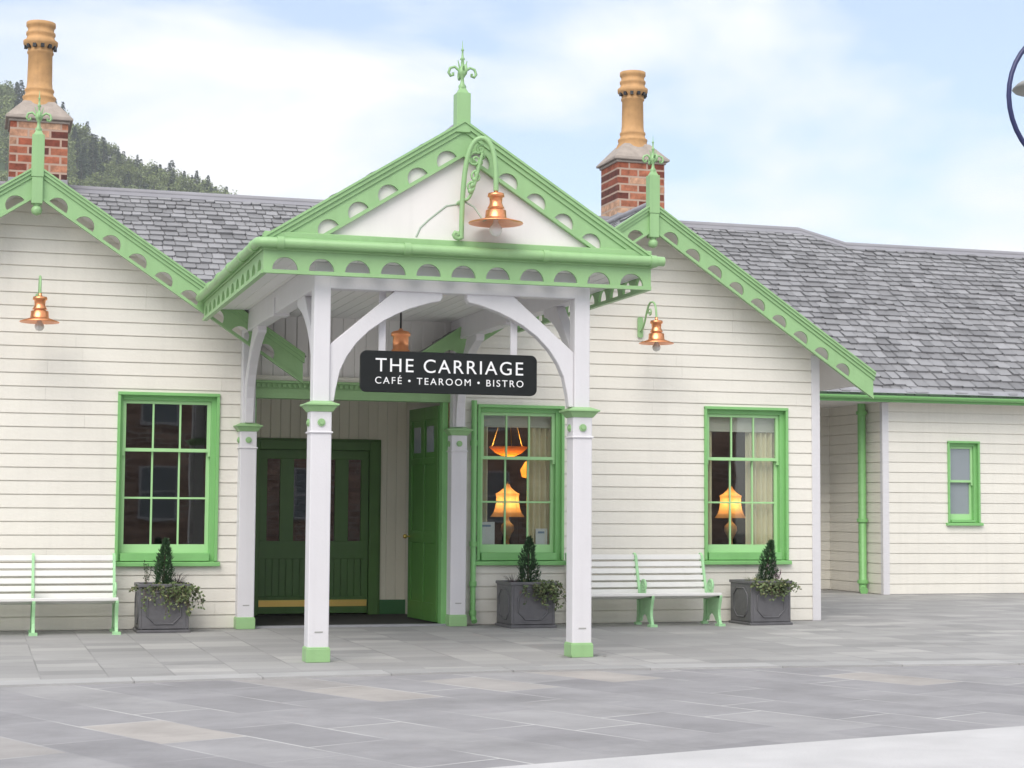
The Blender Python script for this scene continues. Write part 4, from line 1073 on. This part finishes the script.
def notice(x0, x1, z0, z1, label):
    t = thing('notice', label, 'notice', ((x0+x1)/2, .17, z0), 0, 'white notices in the window beside the entrance'); mb = MB(); mb.box(x0, x1, .165, .172, z0, z1); mb.build('sheet', 'paper', t)
    m = MB(); m.box(x0+.03, x0+(x1-x0)*.75, .1625, .165, z1-.06, z1-.035); m.build('header_line', 'paper_ink', t)
notice(5.905, 6.105, .935, 1.245, 'larger white notice at the lower left of the window beside the entrance')
notice(6.635, 6.785, .935, 1.165, 'smaller white notice in front of the curtain beside the entrance')

for i, (x, y) in enumerate(((5.36,-4.72),(5.74,-4.62),(5.80,-4.66),(5.72,-4.55),(5.40,-4.66))):
    mb = MB(); leaf(mb, Vector((x,y,.012)), Vector((math.cos(i*2.1), math.sin(i*2.1), .12)), Vector((.1,.1,1)), .085, .05)
    tag(mb.build('fallen_leaf', 'twig', base=(x,y,.0)), 'brown fallen leaf on the paving beside the front right porch post', 'leaf', 'fallen leaves by the porch post')

# ------------------------------------------------------------------ far hillside and its trees
def crest(x):
    P = [(-400,210),(-200,190),(-60,160),(4,133),(38,118),(78,102),(110,86),(180,52),(260,20),(360,0),(1500,0)]
    for (a, za), (b, zb) in zip(P[:-1], P[1:]):
        if a <= x <= b: return za+(zb-za)*(x-a)/(b-a)
    return 0
def hz(x, y):
    f = (y-330)/(600-330); f = max(0, min(1, f)); s = f*f*(3-2*f)
    if y > 600: s = 1-(y-600)/900
    return crest(x)*s + 2.2*math.sin(x*.11)*s + 1.5*math.sin(y*.09+x*.05)*s - .03
mb = MB(); xs = [-150+12*i for i in range(50)]; ys = [330+15*i for i in range(40)]
for y in ys:
    for x in xs: mb.v.append((x, y, hz(x, y)))
nx = len(xs)
for j in range(len(ys)-1):
    for i in range(nx-1): mb.f.append((j*nx+i, j*nx+i+1, (j+1)*nx+i+1, (j+1)*nx+i)); mb.sm.append(True)
tag(mb.build('hill', 'hill_ground'), kind='structure')
def conifer_mesh(seed):
    rnd = random.Random(seed); mb = MB(); h = 1.
    for i in range(520):
        f = rnd.random()**.8*.97+.03; a = rnd.random()*6.283
        layer = (f*11) % 1
        rr = .19*(1-f)**.85*(1.1-.55*layer)*rnd.uniform(.35, 1.1)
        c = Vector((rr*math.cos(a), rr*math.sin(a), f))
        leaf(mb, c, Vector((math.cos(a), math.sin(a), -.35+rnd.uniform(-.3,.3))), Vector((0,0,1))+rv(rnd)*.6, rnd.uniform(.05,.10)*(1.15-f*.6), rnd.uniform(.025,.05))
    return mb
def broad_mesh(seed):
    rnd = random.Random(seed); mb = MB()
    cl = [(Vector((rnd.uniform(-.2,.2), rnd.uniform(-.2,.2), rnd.uniform(.3,.85))), rnd.uniform(.1,.19)) for _ in range(11)]
    for i in range(560):
        c, r = rnd.choice(cl); d = rv(rnd)
        leaf(mb, c+d*r*rnd.uniform(.6,1.05), rv(rnd), d+rv(rnd)*.5, rnd.uniform(.05,.085), rnd.uniform(.04,.06))
    return mb
def tree_proto(kind, seed):
    t = bpy.data.objects.new('conifer_tree' if kind == 'c' else 'broadleaf_tree', None); col.objects.link(t)
    mb = MB(); mb.tube([(0,0,-.08),(0,0,.5),(0.01,0,.85)], .018, 5, taper=.004); mb.build('trunk', 'bark', t)
    (conifer_mesh(seed) if kind == 'c' else broad_mesh(seed)).build('crown', 'conifer' if kind == 'c' else 'broadleaf', t)
    return t
protos = {'c': [tree_proto('c', s) for s in (1,2,3)], 'b': [tree_proto('b', s) for s in (4,5,6)]}
used = set(); rnd = random.Random(42); cnt = 0
cam = Vector((0,-20.604,1.4)); yaw = R(16.916)
placed = []
def put(x, y, kind, h):
    p = rnd.choice(protos[kind]); 
    if p.name not in used: o = p; used.add(p.name)
    else: o = copy_tree(p)
    o.location = (x, y, hz(x, y)-.2); o.rotation_euler.z = rnd.random()*6.28
    w = h*rnd.uniform(.85,1.2); o.scale = (w, w, h)
    if kind == 'c': tag(o, 'dark green conifer among the trees on the far hillside above the slate roof', 'tree', 'conifers on the far hillside')
    else: tag(o, 'rounded yellow-green tree among the conifers on the far hillside above the slate roof', 'tree', 'broadleaf trees on the far hillside')
tries = 0
while cnt < 250 and tries < 20000:
    tries += 1
    y = rnd.uniform(480, 602); x = rnd.uniform(-8, 125)
    px = 512+1754.4*math.tan(math.atan2(x, y+20.6)-yaw)
    z = hz(x, y); zt = z+9
    dist = math.hypot(x, y+20.6); py = 509-1754.4*(zt-1.4)/dist/math.cos(math.atan2(x, y+20.6)-yaw)
    if px < -25 or px > 225 or py > 203+px*.02: continue
    if any((x-a)**2+(y-b)**2 < 3.0**2 for a, b in placed): continue
    placed.append((x, y))
    up = (y-480)/122
    kind = 'c' if rnd.random() < .18+.6*up**2 else 'b'
    if px > 170 and rnd.random() < .7: kind = 'b'
    put(x, y, kind, rnd.uniform(8, 13.5) if kind == 'c' else rnd.uniform(7, 11)); cnt += 1

# ------------------------------------------------------------------ air between the town and the hillside
def haze():
    m = bpy.data.materials.new('haze'); m.use_nodes = True; N, L = m.node_tree.nodes, m.node_tree.links; N.clear()
    out = N.new('ShaderNodeOutputMaterial'); v = N.new('ShaderNodeVolumePrincipled'); v.inputs['Color'].default_value = (.93, .96, 1, 1); v.inputs['Density'].default_value = .00042; v.inputs['Anisotropy'].default_value = .2
    L.new(v.outputs[0], out.inputs['Volume']); MATS['haze'] = m
    mb = MB(); mb.box(-210, 650, -90, 970, -1.05, 215)
    tag(mb.build('haze', 'haze'), kind='stuff')
haze()

# ------------------------------------------------------------------ terrace of brick houses across the street (seen mirrored in the panes)
BB = thing('brick_building', 'red brick building across the street, mirrored in the window panes', 'building', (0,-46,0))
mb = MB(); mb.box(-30, 30, -54, -46, -.02, 8); mb.build('wall', 'brick_far', BB)
mb = MB(); mb.prism([(-54.4,7.9),(-45.6,7.9),(-50,11)], (-30.3,0,0), Y, Z, X, 60.6); mb.build('roof', 'slate', BB)
for i in range(9):
    for z in (1.0, 4.6):
        x = -26+6.5*i
        mb = MB(); mb.box(x-.65, x+.65, -46.0, -45.95, z, z+1.9); w = mb.build('window', 'frosted_glass', BB)
        m = MB(); m.box(x-.75, x+.75, -46.0, -45.88, z-.1, z-.003); m.box(x-.72, x-.65, -46, -45.9, z, z+1.95); m.box(x+.65, x+.72, -46, -45.9, z, z+1.95); m.box(x-.65, x+.65, -46, -45.9, z+1.9, z+1.97); m.box(x-.65,x+.65,-45.95,-45.91,z+.92,z+.98); m.build('frame', 'white_paint', w)
